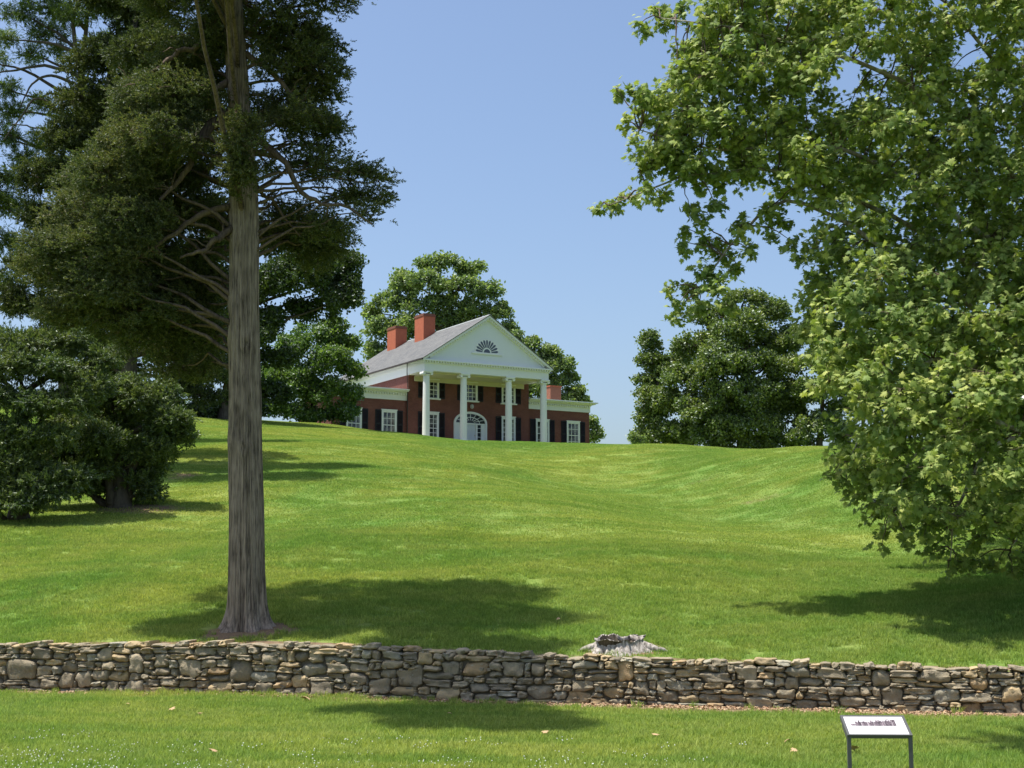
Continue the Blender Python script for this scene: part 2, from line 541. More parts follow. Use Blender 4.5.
stones = []; caps = []
L0, L1 = -16.5, 14.0
NC = 7
wob = [(rng.uniform(.3, .9, 3), rng.uniform(0, 6.28, 3)) for k in range(NC + 1)]
def course(k, l):
    """height of joint k (0 bottom .. NC top) at place l"""
    bz, tz = base_z(l)
    f = k / NC
    if 0 < k < NC: f += .028 * sum(math.sin(a * l * 3 + b) for a, b in zip(*wob[k]))
    return bz - .04 + f * (tz - .09 - bz + .04)
taken = [[] for k in range(NC)]
def free(k, a, b): return all(b <= p or a >= q for p, q in taken[k])
def put(k0, k1, a, b):
    m = (a + b) / 2
    z0, z1 = course(k0, m), course(k1, m)
    stones.append((stone(m, (z0 + z1) / 2, (b - a) * 1.0, (z1 - z0) * 1.02, .42, rng.normal(0, .02), rng.normal(0, .03)), stone_color()))
for n_try, span in ((12, 3), (190, 2)):
    for q in range(n_try):
        k = int(rng.integers(0, NC - span + 1))
        a = rng.uniform(L0, L1 - .7); b = a + rng.uniform(.24, .58) * (1.25 if span == 3 else 1)
        if all(free(kk, a - .02, b + .02) for kk in range(k, k + span)):
            for kk in range(k, k + span): taken[kk].append((a, b))
            put(k, k + span, a, b)
for k in range(NC):
    ed = sorted(taken[k]) + [(L1, L1)]
    x = L0
    for p, q in ed:
        while p - x > .02:
            L = rng.choice([.16, .24, .33, .43, .55]) * rng.uniform(.8, 1.2)
            if p - (x + L) < .1: L = p - x
            L = min(L, .62)
            put(k, k + 1, x, x + L); x += L
        x = max(x, q)
l = L0
while l < L1:
    bay = .8
    bz, tz = base_z(l + bay / 2)
    x = l
    while x < l + bay:
        L = min(rng.uniform(.2, .5), l + bay - x + .05)
        stones.append((stone(x + L / 2, tz - .16, L, .2, .2, .33), stone_color()))
        x += L
    l += bay
x = L0
while x < L1:
    L = rng.uniform(.13, .42); h = rng.uniform(.07, .145)
    bz, tz = base_z(x + L / 2)
    caps.append((stone(x + L / 2, tz - .10 + h / 2 + rng.uniform(-.025, .015), L, h, rng.uniform(.3, .48), rng.normal(0, .025), rng.normal(0, .06), 1.2), stone_color() * 1.05))
    x += L
# chinking stones pushed into joints
for k in range(210):
    l = rng.uniform(-13, 11)
    bz, tz = base_z(l)
    stones.append((stone(l, rng.uniform(bz + .04, tz - .12), rng.uniform(.06, .16), rng.uniform(.035, .08), .2, rng.uniform(-.012, .02), rng.normal(0, .2)), stone_color()))

def stones_mesh(name, lst):
    V = np.concatenate([wall_world(s) for s, c in lst])
    C = np.concatenate([np.repeat(c[None], len(s), 0) for s, c in lst])
    n = len(ST_V)
    F = np.concatenate([ST_F + i * n for i in range(len(lst))])
    me = np_mesh(name, V, F, True, C)
    me.set_sharp_from_angle(angle=R(38))
    return me
wall = link('stone_wall', stones_mesh('stone_wall', stones), M_STONE)
tag(wall, 'low dry stone retaining wall of grey brown fieldstone crossing the lawn', 'wall')
# capstones: those in view, each its own part
mid = [(c, np.mean(wall_world(c[0]), 0)) for c in caps]
vis = [c for c, m in mid if abs(m[0]) < m[1] * .385]
rest = [c for c, m in mid if abs(m[0]) >= m[1] * .385]
vis.sort(key=lambda c: -np.ptp(c[0][:, 0]) * np.ptp(c[0][:, 2]))
for c in vis[:98]:
    link('capstone', stones_mesh('capstone', [c]), M_STONE, wall)
if vis[98:] + rest:
    o = link('small_capstones', stones_mesh('small_capstones', vis[98:] + rest), M_STONE, wall)
    o['kind'] = 'stuff'
# earth packed behind the face
core = MB()
ls = np.linspace(-16.5, 14, 62)
for a, b in zip(ls[:-1], ls[1:]):
    z0 = min(base_z(a)[0], base_z(b)[0]) - .2
    za, zb = base_z(a)[1] - .14, base_z(b)[1] - .14
    Q = np.array([(a, .13, z0), (b, .13, z0), (b, .13, zb), (a, .13, za), (a, .40, z0), (b, .40, z0), (b, .40, zb), (a, .40, za)], float)
    core.add(wall_world(Q), [(0, 1, 2, 3), (3, 2, 6, 7), (5, 4, 7, 6)])
core.build('earth_core', plain('earth_core', (.17, .14, .105), .95, .1, .3, 8), wall)

# ------------------------------------------------------------------ tree building
def tube(path, rad, n=8):
    P = np.asarray(path, float); r = np.asarray(rad, float)
    T = np.gradient(P, axis=0); T /= np.linalg.norm(T, axis=1)[:, None] + 1e-9
    ref = np.array([0, 0, 1.0]) if abs(T[0, 2]) < .8 else np.array([0, 1.0, 0])
    A = np.cross(T, ref); A /= np.linalg.norm(A, axis=1)[:, None] + 1e-9
    B = np.cross(T, A)
    a = np.linspace(0, 2 * np.pi, n, endpoint=False)
    V = P[:, None] + r[:, None, None] * (np.cos(a)[None, :, None] * A[:, None] + np.sin(a)[None, :, None] * B[:, None])
    m = len(P)
    i = np.arange(m - 1)[:, None] * n; k = np.arange(n)[None]
    F = np.stack([i + k, i + (k + 1) % n, i + n + (k + 1) % n, i + n + k], -1).reshape(-1, 4)
    return V.reshape(-1, 3), F

class Tubes:
    def __init__(self): self.V = []; self.F = []; self.n = 0
    def add(self, path, rad, n=6):
        V, F = tube(path, rad, n)
        self.V.append(V); self.F.append(F + self.n); self.n += len(V)
    def build(self, name, mat, parent):
        if not self.V: return
        return link(name, np_mesh(name, np.concatenate(self.V), np.concatenate(self.F), True), mat, parent)

def curve(pts, n=14, wob=0.0):
    """smooth polyline through points"""
    P = np.asarray(pts, float)
    if len(P) == 2:
        P = np.array([P[0], (P[0] + P[1]) / 2, P[1]])
    k = np.linspace(0, len(P) - 1, n)
    Q = np.vstack([2 * P[0] - P[1], P, 2 * P[-1] - P[-2]])
    i = np.minimum(k.astype(int), len(P) - 2); f = (k - i)[:, None]
    p0, p1, p2, p3 = Q[i], Q[i + 1], Q[i + 2], Q[i + 3]
    C = .5 * (2 * p1 + (p2 - p0) * f + (2 * p0 - 5 * p1 + 4 * p2 - p3) * f ** 2 + (3 * p1 - p0 - 3 * p2 + p3) * f ** 3)
    if wob:
        W = rng.normal(0, wob, (n, 3)); W = (W + np.roll(W, 1, 0)) / 2
        C = C + W * np.sin(np.linspace(0, np.pi, n))[:, None]
    return C

def unit(a): return a / (np.linalg.norm(a, axis=-1, keepdims=True) + 1e-9)

def place(tpls, pos, fwd, nrm, size):
    """copies of the template leaf shapes -> vertices, faces"""
    n = len(pos)
    Y = unit(fwd); X = unit(np.cross(Y, nrm)); Z = np.cross(X, Y)
    which = rng.integers(0, len(tpls), n)
    Vs = []; Fs = {}; off = 0
    for k, (tv, tf) in enumerate(tpls):
        m = which == k
        c = m.sum()
        if c == 0: continue
        V = pos[m][:, None] + size[m][:, None, None] * (tv[None, :, 0:1] * X[m][:, None] + tv[None, :, 1:2] * Y[m][:, None] + tv[None, :, 2:3] * Z[m][:, None])
        o = off + np.arange(c)[:, None, None] * len(tv)
        for f in (tf if isinstance(tf, list) else [tf]):
            Fs.setdefault(f.shape[1], []).append((o + f[None]).reshape(-1, f.shape[1]))
        Vs.append(V.reshape(-1, 3)); off += c * len(tv)
    return np.concatenate(Vs), [np.concatenate(v) for v in Fs.values()]

def tpl_lobed():
    out = [(0, 0), (.16, .03), (.34, -.10), (.26, .16), (.58, .30), (.33, .36), (.46, .58), (.17, .52), (.22, .76), (.09, .72), (0, 1.0)]
    L = [(-x, y) for x, y in out[1:-1]][::-1]
    pts = out + L
    V = [(0, .38, .05)] + [(x, y, -.28 * x * x - .12 * y * y) for x, y in pts]
    n = len(pts)
    F = [(0, 1 + i, 1 + (i + 1) % n) for i in range(n)]
    return np.array(V), np.array(F)

def tpl_rhombs(k, spread, ln, wd, rg):
    V = []; F = []
    for i in range(k):
        c = rg.normal(0, spread, 3)
        d = rg.normal(0, 1, 3); d[1] += .6; d /= np.linalg.norm(d)
        s = np.cross(d, rg.normal(0, 1, 3)); s /= np.linalg.norm(s)
        L = ln * rg.uniform(.7, 1.3); W = wd * rg.uniform(.7, 1.3)
        b = len(V)
        V += [c, c + d * L * .5 + s * W, c + d * L, c + d * L * .5 - s * W]
        F.append((b, b + 1, b + 2, b + 3))
    return np.array(V), np.array(F)

def tpl_spray(k, rg, ln=.26, wd=.028, flat=.5, droop=.0):
    """feathery conifer spray: thin shoots off a short axis"""
    V = []; F = []
    for i in range(k):
        t = rg.uniform(0, 1)
        c = np.array([rg.normal(0, .05), t * .8, rg.normal(0, .05) - droop * t * t])
        d = np.array([rg.normal(0, .65), rg.uniform(.35, 1.0), rg.normal(0, .65 * flat)]); d /= np.linalg.norm(d)
        s = np.cross(d, rg.normal(0, 1, 3)); s /= np.linalg.norm(s)
        L = ln * rg.uniform(.6, 1.4) * (1.15 - .5 * t)
        b = len(V)
        V += [c - s * wd, c + s * wd, c + d * L * .6 + s * wd * 1.1, c + d * L, c + d * L * .6 - s * wd * 1.1]
        F.append((b, b + 1, b + 2, b + 3)); F.append((b, b + 3, b + 4, b + 4))
    V = np.array(V)
    Q = np.array([f for f in F if len(set(f)) == 4]); Tr = np.array([f[:3] for f in F if len(set(f)) == 3])
    return V, [Q, Tr]

rg0 = np.random.default_rng(3)
T_LOBED = [tpl_lobed()]
T_BROAD = [tpl_rhombs(4, .34, .58, .25, rg0) for _ in range(6)]
T_CEDAR = [tpl_spray(19, rg0, wd=.036) for _ in range(8)]
T_NEEDLE = [tpl_spray(15, rg0, ln=.42, wd=.022, flat=1.0) for _ in range(6)]
T_YEW = [tpl_spray(20, rg0, ln=.30, wd=.030, flat=.35) for _ in range(6)]

def shell_points(c, r, n, inner=.45, up=.15):
    d = unit(rng.normal(0, 1, (n, 3)) + np.array([0, 0, up]))
    q = (inner ** 3 + (1 - inner ** 3) * rng.random(n)) ** (1 / 3)
    return c + d * q[:, None] * r, d

class Crown:
    def __init__(self): self.V = []; self.F = {}; self.n = 0
    def add(self, tpls, pos, fwd, nrm, size):
        if len(pos) == 0: return
        V, Fl = place(tpls, pos, fwd, nrm, size)
        for f in Fl: self.F.setdefault(f.shape[1], []).append(f + self.n)
        self.V.append(V); self.n += len(V)
    def build(self, name, mat, parent):
        return link(name, np_mesh(name, np.concatenate(self.V), [np.concatenate(v) for v in self.F.values()]), mat, parent)

def limb(T, trunk, target, r0, low=.15, sag=0.0, n=7, wob=.05):
    """limb from the trunk polyline to target, rising from below it"""
    tp = np.asarray(trunk, float)
    d = np.linalg.norm(tp[:, :2] - target[:2], axis=1)
    zt = target[2] - d * (.35 + low)
    i = int(np.argmin(np.abs(tp[:, 2] - zt)))
    a = tp[i]
    m = a + (target - a) * .5 + np.array([0, 0, .08 * np.linalg.norm(target - a) - sag])
    P = curve([a, m, target], 10, wob)
    T.add(P, np.linspace(r0, r0 * .22, 10), n)
    return P

# ------------------------------------------------------------------ great cedar beside the wall
def fluted_trunk(path, rad, nang, nh, seed, amp=.05, flare=None, knots=()):
    P = curve(path, nh); k = np.linspace(0, len(rad) - 1, nh)
    r = np.interp(k, np.arange(len(rad)), rad)
    a = np.linspace(0, 2 * np.pi, nang, endpoint=False)
    A, Hh = np.meshgrid(a, P[:, 2])
    rr = np.random.default_rng(seed)
    D = np.zeros_like(A)
    for j in range(34):
        f = rr.integers(4, 62); q = rr.uniform(.15, 1.6); ph = rr.uniform(0, 6.28)
        D += np.sin(f * A + ph + .9 * np.sin(q * Hh + rr.uniform(0, 6.28))) / (1 + f / 22)
    D = D / 3.4
    rad2 = r[:, None] * (1 + amp * D)
    h0 = P[0, 2]
    if flare:
        for (ang, wd, ht, am) in flare:
            da = np.angle(np.exp(1j * (A - ang)))
            rad2 += am * np.exp(-(da / wd) ** 2) * np.exp(-((Hh - h0) / ht))
    for (ang, z, s, am) in knots:
        da = np.angle(np.exp(1j * (A - ang))) * r.mean()
        q = (da ** 2 + ((Hh - z) * .6) ** 2) / s ** 2
        rad2 += am * (np.exp(-q) - 1.55 * np.exp(-q * 6))
    X = P[:, None, 0] + rad2 * np.cos(A); Yy = P[:, None, 1] + rad2 * np.sin(A)
    V = np.stack([X, Yy, Hh], -1).reshape(-1, 3)
    i = np.arange(nh - 1)[:, None] * nang; kk = np.arange(nang)[None]
    F = np.stack([i + kk, i + (kk + 1) % nang, i + nang + (kk + 1) % nang, i + nang + kk], -1).reshape(-1, 4)
    return V, F, P

M_CEDARBARK = bark_mat('cedar_bark', (.050, .036, .028), (.40, .315, .25), zs=.045, scale=30, bstr=1.0, bdist=.06)
M_LIMBBARK = bark_mat('limb_bark', (.04, .03, .024), (.17, .125, .095), zs=.2, scale=20, bstr=.6)
M_DARKBARK = bark_mat('dark_bark', (.035, .028, .022), (.11, .09, .07), zs=.2, scale=10)
M_CEDARLEAF = leaf_mat('cedar_needles', (0.058, 0.081, 0.039), (0.100, 0.128, 0.048), (0.186, 0.179, 0.082), trans=0.34, gloss=.05, nscale=.9)

YC = 30.6
c_base = at(247, 644, YC); c_base[2] = float(ground(c_base[0], c_base[1])) - .12
def cw(u, v, dy=0): return at(u, v, YC + dy)
cpath = [c_base] + [cw(u, v) for u, v in ((247, 600), (246, 500), (245, 400), (244, 300), (243.5, 200), (239, 100), (232, 0), (229, -100), (228, -200), (227, -290))]
crad = [.43, .385, .36, .34, .315, .30, .235, .215, .15, .09, .03]
cedar = empty('cedar_tree', c_base, 'tall red cedar with a bare fluted grey trunk growing just behind the stone wall', 'tree')
def local(V, root): return V - np.array(root.location)
V, F, cpts = fluted_trunk(cpath, crad, 220, 260, 5, .085,
    flare=[(-2.5, .33, .22, .22), (-1.1, .28, .20, .22), (.1, .45, .2, .40), (-.5, .2, .25, .2), (1.6, .5, .25, .3), (3.0, .3, .3, .28)],
    knots=[(-1.25, cw(0, 345)[2], .11, .055), (-2.6, cw(0, 440)[2], .14, .06), (-1.5, cw(0, 450)[2], .10, .05), (-2.9, cw(0, 320)[2], .35, .07), (-1.6, cw(0, 242)[2], .07, .04)])
link('trunk', np_mesh('trunk', local(V, cedar), F, True), M_CEDARBARK, cedar)
crown = Crown()
branches = []
twigs = Tubes()
BR = [([(232, 112, 0), (210, 128, -.2), (193, 152, -.4), (185, 172, -.6), (160, 200, -.8)], .15),
      ([(236, 225, 0), (222, 236, -.3), (205, 250, -.5), (180, 258, -.6)], .10),
      ([(236, 205, 0), (200, 215, -.3), (165, 240, -.6), (130, 262, -.9)], .09),
      ([(231, 80, 0), (212, 92, -.3), (190, 103, -.4), (165, 118, -.6)], .09),
      ([(250, 135, 0), (275, 152, -.3), (295, 180, -.4), (315, 200, -.5), (345, 206, -.6), (372, 224, -.7)], .085),
      ([(242, 52, 0), (270, 70, -.2), (296, 100, -.4), (310, 120, -.5)], .08),
      ([(250, 175, 0), (262, 190, .2), (280, 212, .3), (300, 236, .4)], .06),
      ([(250, 150, 0), (290, 162, .4), (335, 168, .6), (385, 180, .5)], .07),
      ([(240, 30, 0), (270, 40, .2), (310, 55, .2)], .07), ([(232, 40, 0), (200, 45, -.3), (165, 60, -.5), (130, 90, -.8)], .10),
      ([(240, 120, 0), (190, 190, 1.2), (140, 230, 2.0)], .09), ([(244, 150, 0), (250, 140, 1.5), (262, 160, 3.0)], .08)]
for pts, r in BR:
    Pth = curve([cw(*p) for p in pts], 18, .05)
    V, F = tube(Pth, np.linspace(r, r * .25, 18), 8)
    link('branch', np_mesh('branch', local(V, cedar), F, True), M_LIMBBARK, cedar)
    for q in range(5):                        # bare side twigs
        i = rng.integers(6, 17)
        e = Pth[i] + unit(rng.normal(0, 1, 3) * [1, .6, .6]) * rng.uniform(.3, .65)
        twigs.add(curve([Pth[i], e], 6, .06), np.linspace(.022, .006, 6), 4)

LOBES = [  # u, v, rx, ry (pixels), depth, fullness
 (288, 22, 34, 22, 0, 1.2), (312, 42, 26, 16, .3, 1.1), (300, 64, 36, 18, -.2, 1.2), (325, 82, 20, 12, .2, 1.1), (285, 100, 30, 18, .4, 1.1), (305, 118, 36, 13, -.4, 1.2), (338, 124, 18, 9, 0, 1),
 (340, 145, 22, 9, .3, .5), (300, 140, 24, 14, .8, .5), (318, 162, 34, 12, .1, .8), (362, 172, 26, 9, -.2, .9), (390, 182, 11, 7, -.3, .9), (350, 196, 24, 10, .2, .8), (374, 211, 14, 8, -.5, 1), (300, 205, 26, 12, 1.2, .45), (335, 222, 22, 8, .1, .9), (385, 196, 10, 7, .1, .8), (366, 190, 14, 8, .1, .9),
 (300, 225, 40, 14, 1.5, .9), (275, 235, 30, 14, 1.9, .9), (320, 245, 36, 14, 2.2, 1.0), (345, 240, 18, 10, 2.0, .9),
 (246, 118, 15, 12, -1.3, .9), (240, 160, 18, 12, -1.2, .9), (243, 140, 16, 10, -1.5, .8), (236, 182, 14, 9, -.9, .6), (246, 170, 10, 8, -1.1, .8),
 (205, 30, 34, 24, 0, 1.2), (195, 65, 34, 22, .6, 1.1), (185, 95, 36, 22, -.6, 1.1), (150, 110, 36, 22, .3, 1.1), (165, 135, 36, 20, -1.0, 1.0), (135, 150, 34, 20, -.4, 1.2), (160, 175, 36, 18, .8, 1.1), (115, 180, 36, 18, -.8, 1.2), (200, 165, 26, 16, 1.3, .8), (200, 135, 22, 16, 1.8, .8),
 (90, 205, 36, 18, .2, 1.2), (130, 210, 36, 18, -.9, 1.2), (170, 212, 32, 16, 1.0, .8), (205, 205, 22, 14, 1.8, .6), (75, 240, 36, 18, -.2, 1.2), (120, 245, 36, 18, -.8, 1.2), (160, 245, 30, 16, .5, 1.0), (200, 250, 20, 12, 1.4, .6), (60, 275, 36, 18, .4, 1.2), (105, 282, 38, 18, -.4, 1.3), (150, 280, 34, 18, .6, 1.2), (190, 280, 22, 16, 1.4, .9), (80, 308, 36, 14, .3, 1.1), (130, 310, 40, 14, .2, 1.2), (175, 312, 30, 14, 1.0, 1.1),
 (235, 0, 30, 16, 1.4, .8), (235, -60, 66, 34, -.4, 1), (230, -130, 52, 40, .3, 1), (228, -210, 34, 42, 0, 1), (165, -25, 44, 30, .3, 1), (300, -30, 42, 24, .2, 1), (335, -5, 40, 9, 0, .8),
 (250, 40, 60, 24, 3.2, .8), (180, 100, 60, 28, 3.4, .8), (280, 110, 50, 22, 3.2, .5), (130, 190, 60, 26, 3.2, .9), (230, -50, 70, 30, 3.0, .7), (230, -60, 70, 30, -3.2, .8), (190, -120, 50, 30, -2.6, .7), (260, -110, 50, 30, 2.4, .7), (170, -50, 50, 24, -3.0, .7), (280, -60, 40, 20, -2.6, .7), (212, 222, 16, 14, 1.2, .8), (208, 250, 18, 14, 1.6, .9), (205, 280, 20, 14, 1.4, .9), (198, 305, 24, 13, 1.6, 1), (145, 335, 38, 12, 1.4, 1), (190, 338, 30, 13, 1.8, 1), (206, 362, 20, 11, 2.2, .9), (178, 366, 24, 9, 2.2, .8), (215, 330, 14, 12, 1.2, .8), (270, 205, 14, 12, 1.5, .7), (268, 165, 14, 10, 1.8, .7), (150, -150, 60, 30, -7.8, .8), (225, -165, 60, 30, -8.2, .8), (190, -175, 50, 26, -7.2, .8), (150, -125, 60, 30, -6.4, .8), (215, -140, 60, 30, -6.8, .8), (110, -110, 50, 26, -5.9, .7), (180, -160, 60, 30, -5.0, .7)]
for (u, v, rx, ry, dy, full) in LOBES:
    if u > 320 and v > 0: u -= 10; rx *= .92
    if v > 0 and 258 < u: full *= 1.0; ry *= .95
    c = cw(u, v, dy)
    k = px(YC + dy)
    r = np.array([rx * k, rx * k * .85, ry * k])
    limb(twigs, cpts, c, .035 + .0006 * rx, low=rng.uniform(-.35, .25), n=5, wob=.08)
    nb = max(4, int(rx * ry / 17))             # small boughs inside the lobe
    sc_, sd_ = shell_points(c, r * np.array([1.15, 1.15, 1.3]), nb, .1, .0)
    sc_[:, 2] -= np.abs(rng.normal(0, .10, nb))
    for j in range(nb):
        bc = sc_[j]
        od = unit(bc - np.array([cpts[0, 0], YC, bc[2] + .3]) + rng.normal(0, .5, 3))
        br = rng.uniform(.10, .29)
        twigs.add(curve([c + (bc - c) * .2, bc, bc + od * br * .8], 6, .04), np.linspace(.014, .004, 6), 3)
        n = int((38 if u < 250 else 27) * full * (br / .2) ** 2)
        off = rng.normal(0, .5, (n, 3)) * br
        along = rng.uniform(-1.0, 1.1, n)[:, None] * od * br
        pos = bc + off * np.array([1, 1, .62]) + along
        fwd = od * .7 + off / br * .6 + rng.normal(0, .35, (n, 3)) + np.array([0, 0, .12])
        crown.add(T_CEDAR, pos, fwd, rng.normal(0, .7, (n, 3)) + np.array([0, 0, 1]), rng.uniform(.13, .27, n))
for o in (twigs,):
    o.V = [v - np.array(cedar.location) for v in o.V]
twigs.build('twigs', M_LIMBBARK, cedar)
crown.V = [v - np.array(cedar.location) for v in crown.V]
crown.build('crown', M_CEDARLEAF, cedar)

# ------------------------------------------------------------------ generic tree from lobes
def lobed_tree(name, label, base_uv, Y, lobes, leafm, barkm, tpls, size, dens, trunk_r, sub=.42, trunk_top=None, flat=.8, depth=.9, inner=.55, updir=.4, group=None, limbs=True, spread=1.0, up_n=.6, cat='tree', stems=None):
    """lobes: (u, v, rx, ry, dy) at distance Y + dy; each is broken into smaller clumps"""
    b = at(base_uv[0], base_uv[1], Y)
    gz_ = float(ground(b[0], b[1])); b[2] = gz_
    root = empty(name, b, label, cat, group=group)
    if tpls is T_BROAD: size *= .8; dens *= 1.45
    k = px(Y)
    cs = [at(u, v, Y + dy) for (u, v, rx, ry, dy) in lobes]
    top = max(c[2] for c in cs)
    cx = np.mean([c[0] for c in cs]); cy = np.mean([c[1] for c in cs])
    if trunk_top is None: trunk_top = np.array([cx * .5 + b[0] * .5, b[1], gz_ + (top - gz_) * .85])
    tp = curve([b - [0, 0, .3], b + (trunk_top - b) * .3, b + (trunk_top - b) * .62 + rng.normal(0, .2, 3) * [1, 1, 0], trunk_top], 24, .04)
    rad = trunk_r * (1.0 - .88 * np.linspace(0, 1, 24)) ; rad[0] *= 1.5; rad[1] *= 1.25; rad[2] *= 1.1
    tb = Tubes(); tb.add(tp - b, rad, 14)
    for st in (stems or []):
        P = curve([at(*q) for q in st[0]], 16, .05)
        tb.add(P - b, np.linspace(st[1], st[1] * .3, 16), 9)
    tb.build('trunk', barkm, root)
    br = Tubes(); cr = Crown()
    for (u, v, rx, ry, dy), c in zip(lobes, cs):
        rr = np.array([rx * k, min(rx, ry * 1.4) * k * depth, ry * k])
        if limbs: limb(br, tp, c, trunk_r * .3, low=rng.uniform(-.1, .3), n=6, wob=.1 * rx * k * .5)
        vol = max(1, rr.prod() ** (1 / 3))
        sr = sub * rr.mean() * rng.uniform(.85, 1.15)
        ns = max(4, int(2.2 * (rr.mean() / sr) ** 2.1))
        P, D = shell_points(c, np.maximum(rr - sr * .55, .05), ns, .35, .2)
        for j in range(ns):
            s = sr * rng.uniform(.65, 1.2)
            if limbs: br.add(curve([c, (c + P[j]) / 2 + rng.normal(0, .08, 3) * s, P[j]], 5), np.linspace(trunk_r * .09, trunk_r * .025, 5), 4)
            n = int(dens * 2.3 * s * s * spread) + 3
            Q, E = shell_points(P[j], np.array([s, s, s * flat]), n, inner, updir)
            fwd = E + rng.normal(0, .55, (n, 3)) - np.array([0, 0, .15])
            nr = E * .5 + np.array([0, 0, up_n]) + rng.normal(0, .5, (n, 3))
            cr.add(tpls, Q, fwd, nr, size * rng.uniform(.7, 1.3, n))
    br.V = [q - b for q in br.V]; cr.V = [q - b for q in cr.V]
    br.build('branches', barkm, root)
    cr.build('crown', leafm, root)
    return root

M_YEW = leaf_mat('yew_needles', (0.062, 0.098, 0.034), (0.108, 0.151, 0.049), (0.218, 0.255, 0.089), trans=0.30, gloss=.07, nscale=.7)
M_HEMLOCK = leaf_mat('hemlock_needles', (0.048, 0.066, 0.026), (0.072, 0.091, 0.032), (0.119, 0.131, 0.050), trans=0.30, gloss=.04)
M_PINE = leaf_mat('pine_needles', (0.067, 0.103, 0.026), (0.113, 0.160, 0.037), (0.191, 0.236, 0.066), trans=0.35, gloss=.06)
M_OAK = leaf_mat('dark_oak_leaves', (0.038, 0.064, 0.021), (0.059, 0.091, 0.026), (0.091, 0.129, 0.038), trans=0.35, gloss=.09)
M_MAPLE = leaf_mat('maple_leaves', (0.070, 0.131, 0.033), (0.109, 0.181, 0.044), (0.184, 0.260, 0.069), trans=0.40, gloss=.10)
M_LIGHT = leaf_mat('locust_leaves', (0.127, 0.187, 0.071), (0.190, 0.257, 0.098), (0.296, 0.354, 0.140), trans=0.48, gloss=.08)
M_HOLLY = leaf_mat('linden_leaves', (0.084, 0.131, 0.034), (0.135, 0.190, 0.046), (0.257, 0.306, 0.085), trans=0.32, gloss=.11)
M_SYC = leaf_mat('sycamore_leaves', (0.156, 0.222, 0.065), (0.234, 0.308, 0.086), (0.414, 0.457, 0.145), trans=0.30, gloss=.11, rough=.5, nscale=.8, tcol=1.35)

# shrub-like yews at the left edge
lobed_tree('yew_tree', 'dark bushy evergreen with a short trunk on the shaded slope left of the cedar', (120, 506), 51.0,
    [(118, 388, 26, 13, 0), (95, 402, 30, 16, .6), (140, 402, 26, 14, -.3), (160, 428, 24, 15, 0), (120, 425, 36, 20, .8), (178, 432, 11, 8, .2), (150, 452, 28, 15, -.2), (95, 440, 34, 18, -.8), (125, 465, 30, 16, .8), (140, 482, 18, 10, .1), (60, 455, 36, 18, .3), (90, 470, 30, 12, -.6), (40, 478, 30, 12, .5), (75, 430, 36, 16, -.5), (172, 418, 20, 8, -.4), (186, 436, 8, 6, 0), (160, 392, 22, 9, .4), (150, 470, 20, 8, .4), (60, 485, 34, 8, -.4), (95, 486, 22, 8, .6), (150, 492, 12, 6, .3)],
    M_YEW, M_DARKBARK, T_YEW, .46, 115, .42, sub=.32, flat=.32, depth=1.0, trunk_top=at(118, 400, 51.0),
    stems=[([(112, 504, 50.8), (108, 470, 50.8), (95, 430, 51)], .22), ([(126, 505, 51.2), (132, 470, 51), (145, 430, 51)], .2)])
lobed_tree('yew_tree', 'broad layered bushy evergreen, leftmost of the two, boughs reaching down to the grass', (20, 500), 48.5,
    [(25, 345, 34, 14, 0), (68, 343, 30, 13, .5), (98, 362, 24, 12, .3), (10, 368, 36, 16, -.5), (55, 372, 38, 16, -.3), (90, 388, 22, 12, -.2), (20, 400, 38, 18, -.8), (62, 408, 34, 16, -.6), (30, 484, 34, 9, -1.2), (70, 478, 24, 9, -.9), (-10, 484, 34, 10, -1), (20, 500, 34, 8, -1.4), (-30, 502, 34, 8, -1.2), (48, 496, 24, 7, -1.2), (10, 435, 36, 16, -.9), (50, 440, 30, 14, -.7), (20, 465, 36, 14, -.9), (-40, 360, 40, 20, 0), (-45, 400, 45, 22, -.3), (-45, 445, 45, 22, -.5), (-100, 400, 50, 40, 0)],
    M_YEW, M_DARKBARK, T_YEW, .46, 110, .35, sub=.32, flat=.32, depth=1.0, trunk_top=at(20, 370, 48.5))

# second, shadier conifer behind
lobed_tree('hemlock_tree', 'dark drooping conifer standing between the left evergreens and the cedar trunk', (128, 455), 62.0,
    [(100, 60, 40, 26, 0), (150, 40, 50, 30, .5), (90, 100, 44, 22, -.5), (140, 90, 50, 26, 1), (200, 110, 40, 26, 1), (70, 140, 40, 22, 0), (120, 140, 50, 22, .4), (50, 180, 40, 20, 0), (100, 190, 50, 22, -.7), (160, 180, 50, 24, .8), (45, 220, 40, 18, .3), (90, 235, 46, 20, -.5), (150, 225, 46, 22, .6), (200, 215, 36, 22, .8), (40, 262, 36, 16, 0), (80, 280, 46, 18, .3), (130, 275, 46, 18, -.5), (180, 265, 40, 20, 0), (210, 290, 26, 18, .5), (70, 315, 40, 14, 0), (120, 318, 44, 16, .3), (170, 315, 44, 18, -.3), (205, 330, 26, 18, .2), (185, 350, 34, 14, 0), (205, 372, 26, 12, .3), (110, 345, 40, 16, 0), (130, 0, 50, 30, 0), (140, -60, 40, 40, 0), (145, -120, 25, 40, 0), (175, 378, 14, 10, 0), (190, 345, 34, 18, -.5), (170, 330, 30, 14, .5), (205, 395, 24, 8, 0), (185, 385, 16, 8, .3), (60, 345, 50, 20, .5), (20, 300, 30, 20, .5), (115, 370, 30, 12, .6), (130, 120, 60, 40, 4), (110, 210, 60, 34, 4), (150, 60, 54, 34, -3.5), (120, 170, 56, 34, -3.8), (140, 270, 54, 26, 3.6), (100, 260, 54, 24, -3.2)],
    M_HEMLOCK, M_DARKBARK, T_CEDAR, .52, 66, .42, sub=.36, flat=.5, depth=.8, inner=.3, trunk_top=at(140, -80, 62))

